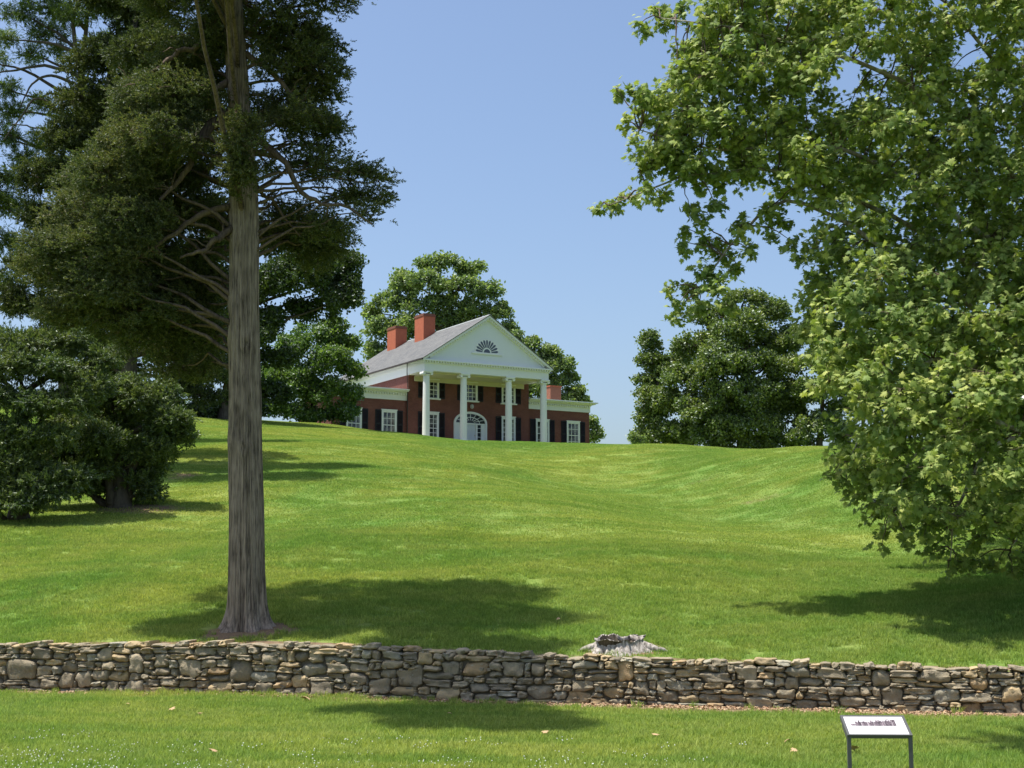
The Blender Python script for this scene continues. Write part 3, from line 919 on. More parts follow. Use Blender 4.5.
# tall pine in the top left corner
lobed_tree('pine_tree', 'tall open pine with bare forked stems in the top left corner', (62, 440), 74.0,
    [(18, 14, 24, 12, 0), (50, 8, 28, 12, 1), (8, 40, 18, 9, -1), (48, 34, 24, 9, .5), (72, 14, 20, 12, -.6), (95, 12, 24, 12, 0), (122, 6, 22, 12, .5), (28, 55, 16, 8, 0), (60, 50, 14, 8, 1), (100, 42, 14, 8, -1), (135, 30, 18, 12, 0), (8, 90, 12, 7, 0), (14, 112, 18, 10, .5), (38, 104, 12, 6, -.4), (10, 140, 16, 8, 0), (24, 160, 20, 10, .5), (6, 178, 18, 10, 0), (44, 140, 18, 10, -.5), (18, 205, 22, 12, .3), (-20, 60, 24, 18, 0), (-25, 130, 30, 18, 0), (-20, 200, 34, 20, 0), (60, -40, 50, 24, 0), (100, -60, 40, 24, 0), (20, -50, 36, 24, 0), (10, 240, 24, 14, 0), (0, 290, 34, 20, 0), (30, 260, 26, 14, 0), (-20, 340, 50, 24, 0), (30, 310, 30, 14, .4), (60, 170, 24, 14, 0), (70, 120, 22, 14, 0)],
    M_PINE, M_DARKBARK, T_NEEDLE, .62, 34, .42, sub=.40, flat=.6, inner=.25, trunk_top=at(95, -70, 74),
    stems=[([(76, 170, 74), (82, 100, 73.8), (76, 50, 73.6), (68, -20, 73.6)], .24), ([(92, 130, 74), (112, 70, 74), (118, 30, 74), (121, -40, 74)], .26), ([(74, 84, 74), (52, 76, 73.6), (32, 84, 73.4), (20, 108, 73.2)], .1), ([(72, 72, 74), (45, 66, 73.8), (16, 70, 73.6), (-10, 74, 73.6)], .11), ([(66, 96, 74), (48, 94, 73.8), (34, 104, 73.6)], .09), ([(72, 120, 74), (40, 100, 73), (20, 118, 73), (4, 140, 73)], .08), ([(70, 150, 74), (40, 128, 73), (12, 124, 73)], .08)])

# broadleaf trees beside and behind the house
lobed_tree('oak_tree', 'large dark broadleaf tree whose shaded crown fills the gap right of the cedar trunk', (225, 425), 98.0,
    [(290, 240, 40, 20, 0), (335, 262, 30, 20, .5), (355, 285, 14, 13, 0), (300, 275, 46, 22, -1.5), (340, 300, 24, 16, -.5), (265, 290, 40, 22, -.6), (310, 312, 36, 14, .6), (225, 290, 46, 26, -1), (185, 320, 40, 24, 0), (230, 335, 44, 24, -1.5), (270, 325, 36, 20, 0), (180, 360, 34, 18, 0), (215, 372, 36, 18, -1), (150, 330, 30, 24, 0), (225, 398, 26, 12, .5), (185, 388, 22, 9, 0), (230, 240, 46, 24, 0), (205, 408, 22, 6, 0), (190, 412, 28, 7, -1), (160, 404, 22, 8, 0), (215, 416, 20, 5, .5), (245, 410, 26, 9, 0), (275, 360, 26, 16, 1), (275, 395, 22, 14, 1), (330, 290, 30, 16, 1)],
    M_OAK, M_DARKBARK, T_BROAD, .46, 46, .5, sub=.42)
lobed_tree('maple_tree', 'rounded green tree with foliage to the ground at the left end of the brick house', (312, 426), 110.0,
    [(318, 335, 28, 14, 0), (345, 345, 18, 12, .6), (292, 350, 26, 16, 0), (325, 362, 32, 16, -1.2), (352, 372, 15, 12, 0), (290, 378, 28, 16, -.8), (318, 390, 34, 16, -1.2), (350, 394, 17, 10, -.3), (278, 405, 22, 14, 0), (308, 412, 28, 12, -.8), (338, 412, 22, 12, -.6), (352, 412, 8, 8, 0), (265, 380, 16, 18, .5), (338, 326, 14, 9, 0)],
    M_MAPLE, M_DARKBARK, T_BROAD, .42, 56, .32, sub=.40)
lobed_tree('locust_tree', 'tall pale green tree rising behind the roof and chimneys of the house', (440, 440), 152.0,
    [(405, 284, 22, 13, 0), (440, 264, 26, 11, 0), (428, 282, 24, 12, -2), (470, 270, 18, 12, 1), (392, 302, 20, 12, 0), (460, 290, 26, 13, -1), (488, 290, 16, 12, 0), (500, 312, 14, 11, 0), (425, 305, 30, 14, -1), (475, 310, 24, 14, 0), (385, 330, 24, 16, 0), (372, 312, 10, 10, 1), (410, 330, 24, 16, -1), (376, 352, 16, 14, 0), (400, 356, 20, 14, 0), (450, 325, 36, 20, 1), (510, 330, 10, 10, 0), (440, 370, 50, 30, 2)],
    M_LIGHT, M_DARKBARK, T_BROAD, .62, 22, .55, sub=.32, spread=.9)
lobed_tree('maple_tree', 'leafy green tree showing past the right slope of the pediment', (552, 440), 148.0,
    [(530, 345, 13, 10, 0), (550, 352, 16, 9, 0), (563, 364, 13, 9, 0), (540, 366, 18, 12, -1), (570, 378, 9, 7, .5), (552, 385, 18, 11, -.5), (575, 392, 11, 9, 0), (535, 390, 18, 14, 0), (560, 402, 20, 12, 0), (580, 402, 9, 7, 0), (518, 338, 9, 8, 0), (550, 420, 24, 14, 0)],
    M_LIGHT, M_DARKBARK, T_BROAD, .55, 36, .35, sub=.42)
lobed_tree('sapling_tree', 'small bushy tree peeking out behind the right end of the house', (594, 446), 138.0,
    [(592, 424, 8, 7, 0), (598, 434, 7, 7, 0), (590, 438, 9, 8, 0)], M_LIGHT, M_DARKBARK, T_BROAD, .5, 46, .1, sub=.55, limbs=False)
# grove on the right skyline
lobed_tree('linden_tree', 'biggest rounded dark green tree of the grove right of the house', (742, 455), 116.0,
    [(745, 298, 22, 10, 0), (715, 315, 28, 15, 0), (768, 312, 26, 15, 0), (740, 330, 38, 18, -2), (695, 345, 26, 17, -.5), (785, 342, 24, 16, 0), (725, 362, 40, 20, -2.6), (770, 365, 36, 18, -2), (690, 380, 30, 18, -.8), (740, 392, 44, 18, -3), (790, 390, 28, 16, -1), (700, 412, 34, 18, -1.6), (750, 425, 44, 16, -2.6), (790, 422, 30, 14, -1.4), (715, 437, 34, 12, -2), (770, 443, 34, 10, -2), (765, 402, 40, 14, -1), (735, 410, 46, 14, -1), (790, 405, 26, 12, 0), (690, 432, 28, 14, 0), (680, 400, 22, 14, 0), (760, 345, 36, 16, 1), (800, 440, 24, 10, 0)],
    M_HOLLY, M_DARKBARK, T_BROAD, .44, 54, .5, sub=.34)
lobed_tree('linden_tree', 'narrower dark tree at the left end of the grove, shoulder shaped top', (655, 446), 118.0,
    [(650, 342, 15, 11, 0), (648, 362, 17, 12, 0), (668, 372, 18, 14, 0), (648, 395, 16, 12, -.5), (668, 402, 24, 16, -1), (644, 418, 15, 12, 0), (664, 430, 24, 13, -.8), (650, 380, 18, 10, .3), (652, 440, 24, 9, 0), (680, 440, 20, 9, 0), (656, 410, 18, 10, 0), (642, 436, 12, 10, 0), (682, 360, 20, 16, .8)],
    M_HOLLY, M_DARKBARK, T_BROAD, .44, 54, .35, sub=.38)
lobed_tree('linden_tree', 'dark green tree at the right end of the grove partly hidden by the sycamore', (818, 450), 113.0,
    [(812, 330, 22, 14, 0), (835, 345, 22, 14, 0), (810, 358, 24, 16, -1), (838, 378, 26, 18, 0), (815, 392, 26, 16, -1.4), (842, 410, 24, 16, 0), (820, 425, 26, 14, -1), (845, 432, 18, 10, 0), (800, 436, 14, 8, -1), (870, 390, 30, 30, 1), (880, 350, 30, 26, 1)],
    M_HOLLY, M_DARKBARK, T_BROAD, .44, 50, .35, sub=.38)
lobed_tree('linden_tree', 'pale green tree far behind the sycamore foliage on the right skyline', (950, 446), 122.0,
    [(920, 370, 36, 24, 0), (960, 350, 40, 26, 0), (1000, 370, 40, 26, 0), (930, 405, 40, 20, -1), (985, 410, 46, 22, -1), (1040, 400, 40, 30, 0), (955, 430, 50, 14, -1), (1030, 430, 40, 14, -1)],
    M_MAPLE, M_DARKBARK, T_BROAD, .5, 36, .4, sub=.4)
lobed_tree('privet_shrub', 'low rounded shrub at the left foot of the grove', (634, 446), 114.0,
    [(633, 438, 7, 6, 0), (640, 441, 6, 5, 0)], M_LIGHT, M_DARKBARK, T_BROAD, .34, 80, .05, sub=.6, cat='shrub', limbs=False)

# ------------------------------------------------------------------ sycamore in the right foreground
YS = 31.5
def sw(u, v, dy=0): return at(u, v, YS + dy)
sb = at(1175, 630, 34.0); sb[2] = float(ground(sb[0], sb[1])) - .15
syc = empty('sycamore_tree', sb, 'spreading sycamore with big lobed leaves hanging over the right side of the lawn', 'tree')
M_SYCBARK = bark_mat('sycamore_bark', (.16, .13, .10), (.30, .26, .20), zs=.5, scale=7, bstr=.3, patch=(.50, .47, .38))
tp = curve([sb, sb + [.1, 0, 3], sb + [-.1, -.2, 6.5], sb + [-.6, -.4, 10], sb + [-.9, -.3, 15], sb + [-.8, 0, 19]], 40, .05)
tr = np.interp(np.linspace(0, 1, 40), [0, .05, .4, 1], [.75, .52, .40, .08])
V, F = tube(tp, tr, 24)
link('trunk', np_mesh('trunk', V - sb, F, True), M_SYCBARK, syc)
poly = np.array([(705, -20), (694, 30), (680, 55), (650, 85), (632, 100), (645, 135), (655, 165), (655, 182), (690, 178), (720, 185), (765, 175), (800, 205), (822, 262), (806, 305), (822, 375), (850, 425), (850, 462), (880, 490), (905, 512), (940, 530), (1000, 545), (1060, 540), (1250, 470), (1420, 380), (1480, 100), (1440, -150), (1300, -330), (1050, -360), (850, -250), (740, -120)], float)
def inpoly(x, y):
    c = False; n = len(poly)
    for i in range(n):
        x1, y1 = poly[i]; x2, y2 = poly[(i + 1) % n]
        if (y1 > y) != (y2 > y) and x < (x2 - x1) * (y - y1) / (y2 - y1) + x1: c = not c
    return c
cl = []
for layer in range(3):                                   # visible flank, evenly filled in three depths
    for gu in range(650, 1060, 27):
        for gv in range(-40, 570, 25):
            u, v = gu + rng.uniform(-14, 14), gv + rng.uniform(-13, 13)
            if not inpoly(u, v): continue
            if layer and rng.random() < .12: continue
            if v > 360 and rng.random() < (v - 360) / 260 * (.5 + .25 * layer): continue
            dmax = min(1.0, (u - 590) / 260)
            cl.append((u, v, rng.uniform(16, 28), ((-1.7, .4, 2.6)[layer] + rng.uniform(-1, 1) + 1.0 - 2.4 * float(sstep(200, 430, v))) * dmax, 1.0))
for (gu, gv, gr) in ((842, 82, 8), (884, 66, 7), (893, 205, 7), (970, 48, 7), (808, 212, 10)):
    cl = [c for c in cl if (c[0] - gu) ** 2 + (c[1] - gv) ** 2 > (gr + .7 * c[2]) ** 2]
k = 0
while k < 300:                                           # the part of the crown outside the picture
    u, v = rng.uniform(700, 1480), rng.uniform(-360, 560)
    if inpoly(u, v) and (u > 1060 or v < -40):
        cl.append((u, v, rng.uniform(34, 55), rng.uniform(-5, 7.5), .34 if v < 0 and u < 1250 else .5)); k += 1
for q in ((640, 24, 13, 7), (656, 8, 13, 8), (668, 22, 14, 9), (680, 12, 16, 10), (616, 88, 12, 7), (632, 92, 13, 8), (650, 98, 14, 9), (626, 122, 10, 8), (634, 140, 10, 8), (645, 152, 12, 8), (640, 165, 10, 8), (600, 208, 9, 6), (612, 204, 12, 7), (628, 196, 13, 8), (645, 190, 14, 9), (662, 196, 12, 8), (689, 206, 10, 9), (686, 228, 8, 9), (682, 243, 8, 7), (698, 222, 12, 10), (715, 205, 14, 10),
          (700, 240, 12, 9), (722, 250, 18, 11), (705, 268, 18, 10), (690, 286, 16, 9), (718, 282, 18, 10), (738, 268, 14, 8), (750, 250, 14, 9), (680, 302, 12, 7), (676, 318, 10, 7), (700, 305, 14, 8), (728, 305, 16, 8), (668, 288, 7, 4), (742, 225, 18, 10), (765, 212, 18, 10), (782, 225, 12, 8), (772, 240, 10, 6), (790, 240, 10, 9), (800, 258, 10, 8), (812, 285, 14, 12), (806, 330, 14, 14),
          (832, 474, 9, 6), (845, 484, 11, 7), (860, 494, 13, 7), (876, 502, 13, 8), (892, 505, 13, 8), (868, 518, 9, 6), (884, 532, 9, 6), (882, 545, 6, 4), (905, 522, 12, 8), (912, 538, 9, 6), (935, 552, 12, 8), (955, 560, 12, 7), (948, 572, 8, 5), (975, 560, 13, 8), (998, 562, 13, 8), (1012, 572, 9, 6), (1025, 560, 16, 10), (1050, 565, 20, 12), (845, 455, 14, 10), (858, 470, 12, 8), (836, 440, 10, 8)):
    cl.append((q[0], q[1], (q[2], q[3]), rng.uniform(-.8, .8), 1.25))
for q in range(15):                                      # limb reaching out over the foreground, above the picture
    cl.append((rng.uniform(640, 790), rng.uniform(-260, -110), rng.uniform(34, 50), rng.uniform(-12.5, -10.0), .6))
for q in range(34):                                      # far side of the crown
    cl.append((rng.uniform(835, 1120), rng.uniform(120, 400), rng.uniform(24, 36), rng.uniform(5.5, 10), .55))
boughs = [[(1080, 250, 1), (960, 120, 0), (850, 60, -.5), (740, 30, -.5), (660, 18, -.2)], [(1090, 330, 1), (960, 220, -.4), (840, 150, -.6), (720, 150, -.3), (640, 130, 0)],
          [(1090, 360, 1), (950, 250, .4), (800, 180, .2), (700, 175, 0), (610, 205, 0)], [(1090, 400, 1), (930, 280, -.5), (800, 205, 0), (740, 235, 0), (700, 290, 0)],
          [(1100, 450, 1), (960, 360, -.8), (880, 400, -.6), (850, 460, -.2)], [(1110, 480, 1), (980, 420, -.8), (920, 450, -.8), (890, 510, -.4)], [(1110, 470, .5), (1010, 440, -1.2), (960, 500, -1.3), (950, 560, -1)],
          [(1060, -50, -1), (960, -140, -5), (850, -170, -8.5), (700, -180, -11.5)], [(1060, 160, 1.5), (960, 20, 1.5), (860, -60, 1)], [(1100, 300, 1.5), (980, 300, 2), (870, 300, 2), (815, 330, 1.5)], [(1120, 500, .5), (1060, 480, -1), (1010, 550, -1)]]
bpts = []
for bp in boughs:
    P = curve([tp[np.argmin(np.abs(tp[:, 2] - (sw(*bp[0])[2] - 1.6)))]] + [sw(p[0], p[1], p[2] + 1.3 * (1 - i / (len(bp) - 1))) for i, p in enumerate(bp)], 26, .06)
    V, F = tube(P, np.linspace(.10, .012, 26), 9)
    link('branch', np_mesh('branch', V - sb, F, True), M_SYCBARK, syc)
    bpts.append(P)
bpts = np.concatenate(bpts + [tp[10:]])
tw = Tubes(); cr = Crown()
for (u, v, r, dy, full) in cl:
    c = sw(u, v, dy); kk = px(YS + dy)
    if isinstance(r, tuple): rr = np.array([r[0] * kk, r[0] * kk * .9, r[1] * kk])
    else: rr = np.array([r * kk, r * kk, r * kk * .8])
    d = np.linalg.norm(bpts - c, axis=1); a = bpts[np.argmin(d)]
    if .15 < d.min() < 1.5: tw.add(curve([a, (a + c) / 2 + [0, 0, .1], c], 8, .04), np.linspace(.022, .007, 8), 5)
    n = int((205 if not isinstance(r, tuple) else 300) * full * (rr[0] * rr[2]) / .36) + 4
    ns = max(2, int(n / 12))
    E = unit(rng.normal(0, 1, (ns, 3)))
    tips = c + E * rr * rng.uniform(.55, 1.35, ns)[:, None]
    for j in range(ns):
        tw.add(curve([c, tips[j]], 4, .03), np.linspace(.008, .003, 4), 3)
    i = rng.integers(0, ns, n)
    f = rng.uniform(.25, 1.08, n)[:, None]
    pos = c + (tips[i] - c) * f + rng.normal(0, .075, (n, 3)) - np.array([0, 0, .03])
    fwd = E[i] * .6 + rng.normal(0, .75, (n, 3)) - np.array([0, 0, .45])
    nr = np.array([-.2, -.35, .85]) + E[i] * .25 + rng.normal(0, .42, (n, 3))
    cr.add(T_LOBED, pos, fwd, nr, rng.uniform(.095, .20, n))
tw.V = [q - sb for q in tw.V]; cr.V = [q - sb for q in cr.V]
tw.build('twigs', M_LIMBBARK, syc)
cr.build('crown', M_SYC, syc)
#OBJECTS

# ------------------------------------------------------------------ brick house on the crest
def mat_brick():
    t = NT('red_brick')
    v = t.objco()
    sep = t.node('ShaderNodeSeparateXYZ'); t.link(v, sep.inputs[0])
    cmb = t.node('ShaderNodeCombineXYZ')
    t.link(t.math('ADD', sep.outputs[0], sep.outputs[1]), cmb.inputs[0]); t.link(sep.outputs[2], cmb.inputs[1])
    b = t.node('ShaderNodeTexBrick')
    b.inputs['Scale'].default_value = 1.0
    b.inputs['Brick Width'].default_value = .215; b.inputs['Row Height'].default_value = .075
    b.inputs['Mortar Size'].default_value = .006
    b.inputs['Color1'].default_value = (.150, .048, .038, 1); b.inputs['Color2'].default_value = (.19, .066, .050, 1)
    b.inputs['Mortar'].default_value = (.20, .14, .12, 1)
    t.link(cmb.outputs[0], b.inputs['Vector'])
    n = t.noise(.9, 5, .65, v)
    c = t.mix(1.0, b.outputs[0], t.ramp(n, [(.3, (.82, .80, .80)), (.7, (1.15, 1.12, 1.1))]), 'MULTIPLY')
    return t.principled(c, .85, .2, t.noise(18, 4, .6, v), .25, .01)

def mat_shingle():
    t = NT('slate_shingles')
    v = t.objco()
    sep = t.node('ShaderNodeSeparateXYZ'); t.link(v, sep.inputs[0])
    cmb = t.node('ShaderNodeCombineXYZ')
    t.link(sep.outputs[1], cmb.inputs[0]); t.link(sep.outputs[2], cmb.inputs[1])
    b = t.node('ShaderNodeTexBrick')
    b.inputs['Scale'].default_value = 1.0
    b.inputs['Brick Width'].default_value = .34; b.inputs['Row Height'].default_value = .13
    b.inputs['Mortar Size'].default_value = .008
    b.inputs['Color1'].default_value = (.120, .125, .125, 1); b.inputs['Color2'].default_value = (.165, .168, .165, 1)
    b.inputs['Mortar'].default_value = (.07, .07, .07, 1)
    t.link(cmb.outputs[0], b.inputs['Vector'])
    c = t.mix(1.0, b.outputs[0], t.ramp(t.noise(.7, 5, .7, v), [(.3, (.85, .85, .87)), (.7, (1.15, 1.12, 1.08))]), 'MULTIPLY')
    return t.principled(c, .9, .2, b.outputs['Fac'], .3, .01)

M_BRICK = mat_brick(); M_ROOF = mat_shingle()
M_WHITE = plain('white_paint', (.78, .78, .75), .55, .3, .05, 2.5)
M_CREAM = plain('cream_soffit', (.60, .55, .40), .6, .3, .06, 2)
M_SHUT = plain('black_shutter', (.018, .018, .022), .5, .3, .2, 3)
M_LEAD = plain('grey_flashing', (.33, .35, .34), .5, .4, .1, 3)
M_CHIM = plain('chimney_brick', (.42, .125, .07), .85, .2, .18, 3)
def mat_glass():
    t = NT('window_glass')
    v = t.objco()
    c = t.mix(t.ramp(t.noise(1.3, 3, .5, v), [(.45, 0.0), (.62, 1.0)]), (.012, .015, .02), (.20, .20, .19))
    return t.principled(c, .06, .6)
M_GLASS = mat_glass()
M_DARKPANE = plain('dark_pane', (.02, .024, .032), .12, .6, .1)
M_DOWN = plain('brown_downspout', (.05, .038, .032), .5)

hp = at(425.9, 437, 118)
house = empty('brick_house', (hp[0], 118, 13.3), 'two storey red brick house with white columned portico and side wings on the hill crest', 'house', R(30))
W0, W1, WY = -.25, 11.9, 3.0        # brick front: from, to, plane
Q1 = 19.6                           # back of the main block
# main brick block and wings (children named wall)
def wallbox(x0, x1, y0, y1, z1, nm='wall'):
    return MB().box(x0, x1, y0, y1, -2.6, z1).build(nm, M_BRICK, house)
wallbox(W0, W1, WY, Q1, 6.0)
LW = (-7.3, W0 - .01); RW = (W1 + .01, 18.65)
for a, b in (LW, RW): wallbox(a, b, 3.3, 10.6, 3.85)

# portico floor and steps
p = MB().box(-.55, 12.2, -.55, 2.99, -2.4, 0).box(-.9, 12.55, -.9, -.551, -2.4, -.17).box(-1.25, 12.9, -1.25, -.901, -2.4, -.34)
p.build('portico_floor', plain('stone_step', (.40, .38, .34), .85, .2, .12, 3), house)

# columns
def column(s, parent):
    c = MB()
    prof = [(.315 - .045 * (k / 12) ** 1.6, .30 + k / 12 * 5.30) for k in range(13)]
    c.lathe(0, 0, prof, 28)
    o = c.build('column', M_WHITE, parent, True)
    o.location = (s, 0, 0)
    b = MB().box(-.44, .44, -.44, .44, 0, .11).lathe(0, 0, [(.42, .112), (.44, .17), (.40, .215), (.37, .24), (.38, .27), (.35, .299)], 28)
    b.build('column_base', M_WHITE, o, True)
    k = MB().lathe(0, 0, [(.295, 5.602), (.33, 5.66), (.33, 5.72)], 24)
    for sx in (-1, 1):           # scroll volutes
        for j in range(12):
            a0, a1 = j / 12 * 2 * math.pi, (j + 1) / 12 * 2 * math.pi
            x = sx * .36
            k.add([(x, -.34, 5.76), (x + .13 * math.cos(a0), -.34, 5.76 + .13 * math.sin(a0)), (x + .13 * math.cos(a1), -.34, 5.76 + .13 * math.sin(a1)),
                   (x, .34, 5.76), (x + .13 * math.cos(a0), .34, 5.76 + .13 * math.sin(a0)), (x + .13 * math.cos(a1), .34, 5.76 + .13 * math.sin(a1))],
                  [(0, 1, 2), (3, 5, 4), (1, 4, 5, 2)])
    k.box(-.40, .40, -.37, .37, 5.80, 5.88).box(-.44, .44, -.42, .42, 5.882, 5.995)
    k.build('capital', M_WHITE, o, True)
    return o
for s in (0, 3.59, 8.07, 11.65): column(s, house)

# entablature of portico and main block
e = MB()
e.box(-.34, 11.99, -.34, .34, 6.0, 6.62)                       # front beam
e.box(-.34, .34, .342, Q1 + .1, 6.0, 6.62).box(11.31, 11.99, .342, Q1 + .1, 6.0, 6.62)
e.box(-.30, 11.95, Q1 - .2, Q1 + .098, 6.002, 6.618)
e.build('entablature', M_WHITE, house)
e = MB().box(-.40, 12.05, -.40, Q1 + .16, 6.622, 6.70).box(-.58, 12.23, -.58, Q1 + .3, 6.842, 6.96)
e.build('cornice', M_WHITE, house)
d = MB()
x = -.5
while x < 12.1:
    d.box(x, x + .13, -.52, -.36, 6.702, 6.84); x += .26
y = -.3
while y < Q1:
    d.box(-.52, -.36, y, y + .13, 6.702, 6.84); d.box(12.01, 12.17, y, y + .13, 6.702, 6.84); y += .26
d.box(-.36, 12.01, -.36, Q1 + .1, 6.702, 6.84)
d.build('dentil_band', M_WHITE, house)
MB().box(.342, 11.308, .342, 2.998, 5.90, 5.98).build('portico_ceiling', M_CREAM, house)
MB().box(.30, 11.35, 2.90, 2.997, 5.5, 5.898).build('portico_frieze', M_CREAM, house)

# pediment
PK = 11.25; MX = 5.825
t = MB().prism([(-.2, 6.961), (11.85, 6.961), (MX, PK - .25)], -.22, 0)
t.build('tympanum', plain('white_boards', (.74, .755, .75), .6, .3, .04, 2), house)
rise = (PK - 7.0) / (MX + .62)
def rake_pts(off0, off1, x0, x1):
    return [(x0, 7.0 + (x0 + .62) * rise + off0), (x1, 7.0 + (x1 + .62) * rise + off0), (x1, 7.0 + (x1 + .62) * rise + off1), (x0, 7.0 + (x0 + .62) * rise + off1)]
def mirror(pts): return [(2 * MX - a, b) for a, b in pts][::-1]
rk = MB()
for (o0, o1, y0) in ((-.42, -.22, -.40), (-.218, -.02, -.60)):
    A = rake_pts(o0, o1, -.60, MX)
    if o0 < -.3: A = rake_pts(o0, o1, .15, MX)
    rk.prism(A, y0, -.05); rk.prism(mirror(A), y0, -.05)
rk.build('raking_cornice', M_WHITE, house)
d = MB()
for k in range(24):
    x = .5 + k * .225
    A = rake_pts(-.37, -.225, x, x + .11)
    d.prism(A, -.50, -.402); d.prism(mirror(A), -.50, -.402)
d.build('raking_dentils', M_WHITE, house)
# fanlight in the pediment
FX, FZ = 5.74, 7.95
FS = 1.13
f = MB()
n = 24
def arc(r, z=1.0, k0=0, k1=180, m=24): return [(FX + FS * r * math.cos(R(k0 + (k1 - k0) * i / m)), FZ + FS * r * z * math.sin(R(k0 + (k1 - k0) * i / m))) for i in range(m + 1)]
f.prism(arc(1.10), -.262, -.222)
fan = f.build('gable_fanlight', M_WHITE, house)
g = MB()
for k in range(11):
    a0 = k * 180 / 11 + 2.6; a1 = (k + 1) * 180 / 11 - 2.6
    am = (a0 + a1) / 2; hw = (a1 - a0) / 2
    pts = [(FX + .40 * FS * math.cos(R(a0 - .2)), FZ + .02 + .40 * FS * math.sin(R(a0))), (FX + .88 * FS * math.cos(R(a0)), FZ + .02 + .88 * FS * math.sin(R(a0)))]
    pts += [(FX + FS * (.88 + .13 * math.sin(math.pi * q / 6)) * math.cos(R(a0 + (a1 - a0) * q / 6)), FZ + .02 + FS * (.88 + .13 * math.sin(math.pi * q / 6)) * math.sin(R(a0 + (a1 - a0) * q / 6))) for q in range(1, 6)]
    pts += [(FX + .88 * FS * math.cos(R(a1)), FZ + .02 + .88 * FS * math.sin(R(a1))), (FX + .40 * FS * math.cos(R(a1)), FZ + .02 + .40 * FS * math.sin(R(a1)))]
    g.prism(pts, -.275, -.263)
g.prism([(FX + .28 * FS * math.cos(R(a)), FZ + .03 + .28 * FS * math.sin(R(a))) for a in range(0, 181, 20)], -.275, -.263)
g.build('pane', plain('slate_blue_pane', (.075, .085, .125), .25, .5, .1), fan)
MB().box(FX - 1.5, FX + 1.5, -.32, -.222, FZ - .14, FZ - .005).build('sill', M_WHITE, fan)

# main roof
def roof_prof(o): return [(-.62, 7.0 - .02 + o), (MX, PK - .02 + o), (2 * MX + .62, 7.0 - .02 + o)]
top = roof_prof(.075); bot = roof_prof(.003)
r = MB()
n0 = len(r.v)
for side in (0, 1):
    A = [bot[0], bot[1], top[1], top[0]] if side == 0 else [bot[1], bot[2], top[2], top[1]]
    r.prism(A, -.66, Q1 + .5)
roof = r.build('roof', M_ROOF, house)
MB().prism([(-.2, 6.962), (11.85, 6.962), (MX, PK - .3)], Q1 - .1, Q1 + .05).build('back_gable', M_BRICK, house)
MB().prism([(MX - .16, PK - .05), (MX, PK + .06), (MX + .16, PK - .05), (MX + .16, PK - .02), (MX, PK + .09), (MX - .16, PK - .02)], -.661, Q1 + .501).build('ridge_cap', M_LEAD, roof)
for q, h in ((9.8, 13.0), (15.9, 12.75)):
    c = MB().box(4.55, 5.75, q, q + 1.9, 9.6, h - .25).build('chimney', M_CHIM, roof)
    MB().box(4.50, 5.80, q - .05, q + 1.95, h - .248, h - .12).box(4.56, 5.74, q + .01, q + 1.89, h - .118, h).build('chimney_cap', plain('chimney_cap', (.20, .085, .06), .85, .2, .15, 3), c)
    MB().box(4.50, 5.80, q - .05, q + 1.95, 10.25, 10.42).build('flashing', M_LEAD, c)
# gutter and downspout on the left
g = MB().box(-.76, -.63, -.62, Q1 + .4, 6.90, 7.02).build('gutter', M_DOWN, house)
V, F = tube(np.array([(-.66, 2.4, 6.9), (-.62, 2.5, 6.3), (-.42, 2.9, 5.8), (-.36, 2.9, 4.8), (-.36, 2.9, 0)]), [.04] * 5, 8)
link('downspout', np_mesh('downspout', V, F, True), M_DOWN, house)

# wing cornices
def wing_trim(x0, x1, left):
    a = x0 - .0; b = x1 + .0
    e = MB().box(a, b, 3.22, 3.299, 3.78, 4.38)                    # frieze front
    if left: e.box(a - .08, a - .001, 3.22, 10.7, 3.78, 4.38)
    else: e.box(b + .001, b + .08, 3.22, 10.7, 3.78, 4.38)
    e.build('frieze', M_WHITE, house)
    xa, xb = (a - .16, b) if left else (a, b + .16)
    c = MB()
    c.box(xa, xb, 3.12, 10.8, 4.382, 4.50)
    k = .28
    c.box(xa - (k if left else 0), xb + (0 if left else k), 3.12 - k, 10.8 + k, 4.502, 4.60)
    k = .46
    c.box(xa - (k if left else 0), xb + (0 if left else k), 3.12 - k, 10.8 + k, 4.602, 4.70)
    c.build('wing_cornice', M_WHITE, house)
    d = MB(); x = a + .1
    while x < b - .1:
        d.box(x, x + .12, 3.05, 3.218, 4.22, 4.379); x += .25
    d.build('wing_dentils', M_WHITE, house)
    MB().box(xa + .1, xb - .1, 3.3, 10.6, 4.702, 4.80).build('wing_roof', M_LEAD, house)
wing_trim(*LW, True); wing_trim(*RW, False)
c = MB().box(17.3, 18.5, 8.0, 9.0, 4.80, 6.70).build('wing_chimney', plain('weathered_brick', (.30, .13, .085), .85, .2, .2, 3), house)
MB().box(17.24, 18.56, 7.94, 9.06, 6.702, 6.82).build('chimney_cap', M_CHIM, c)

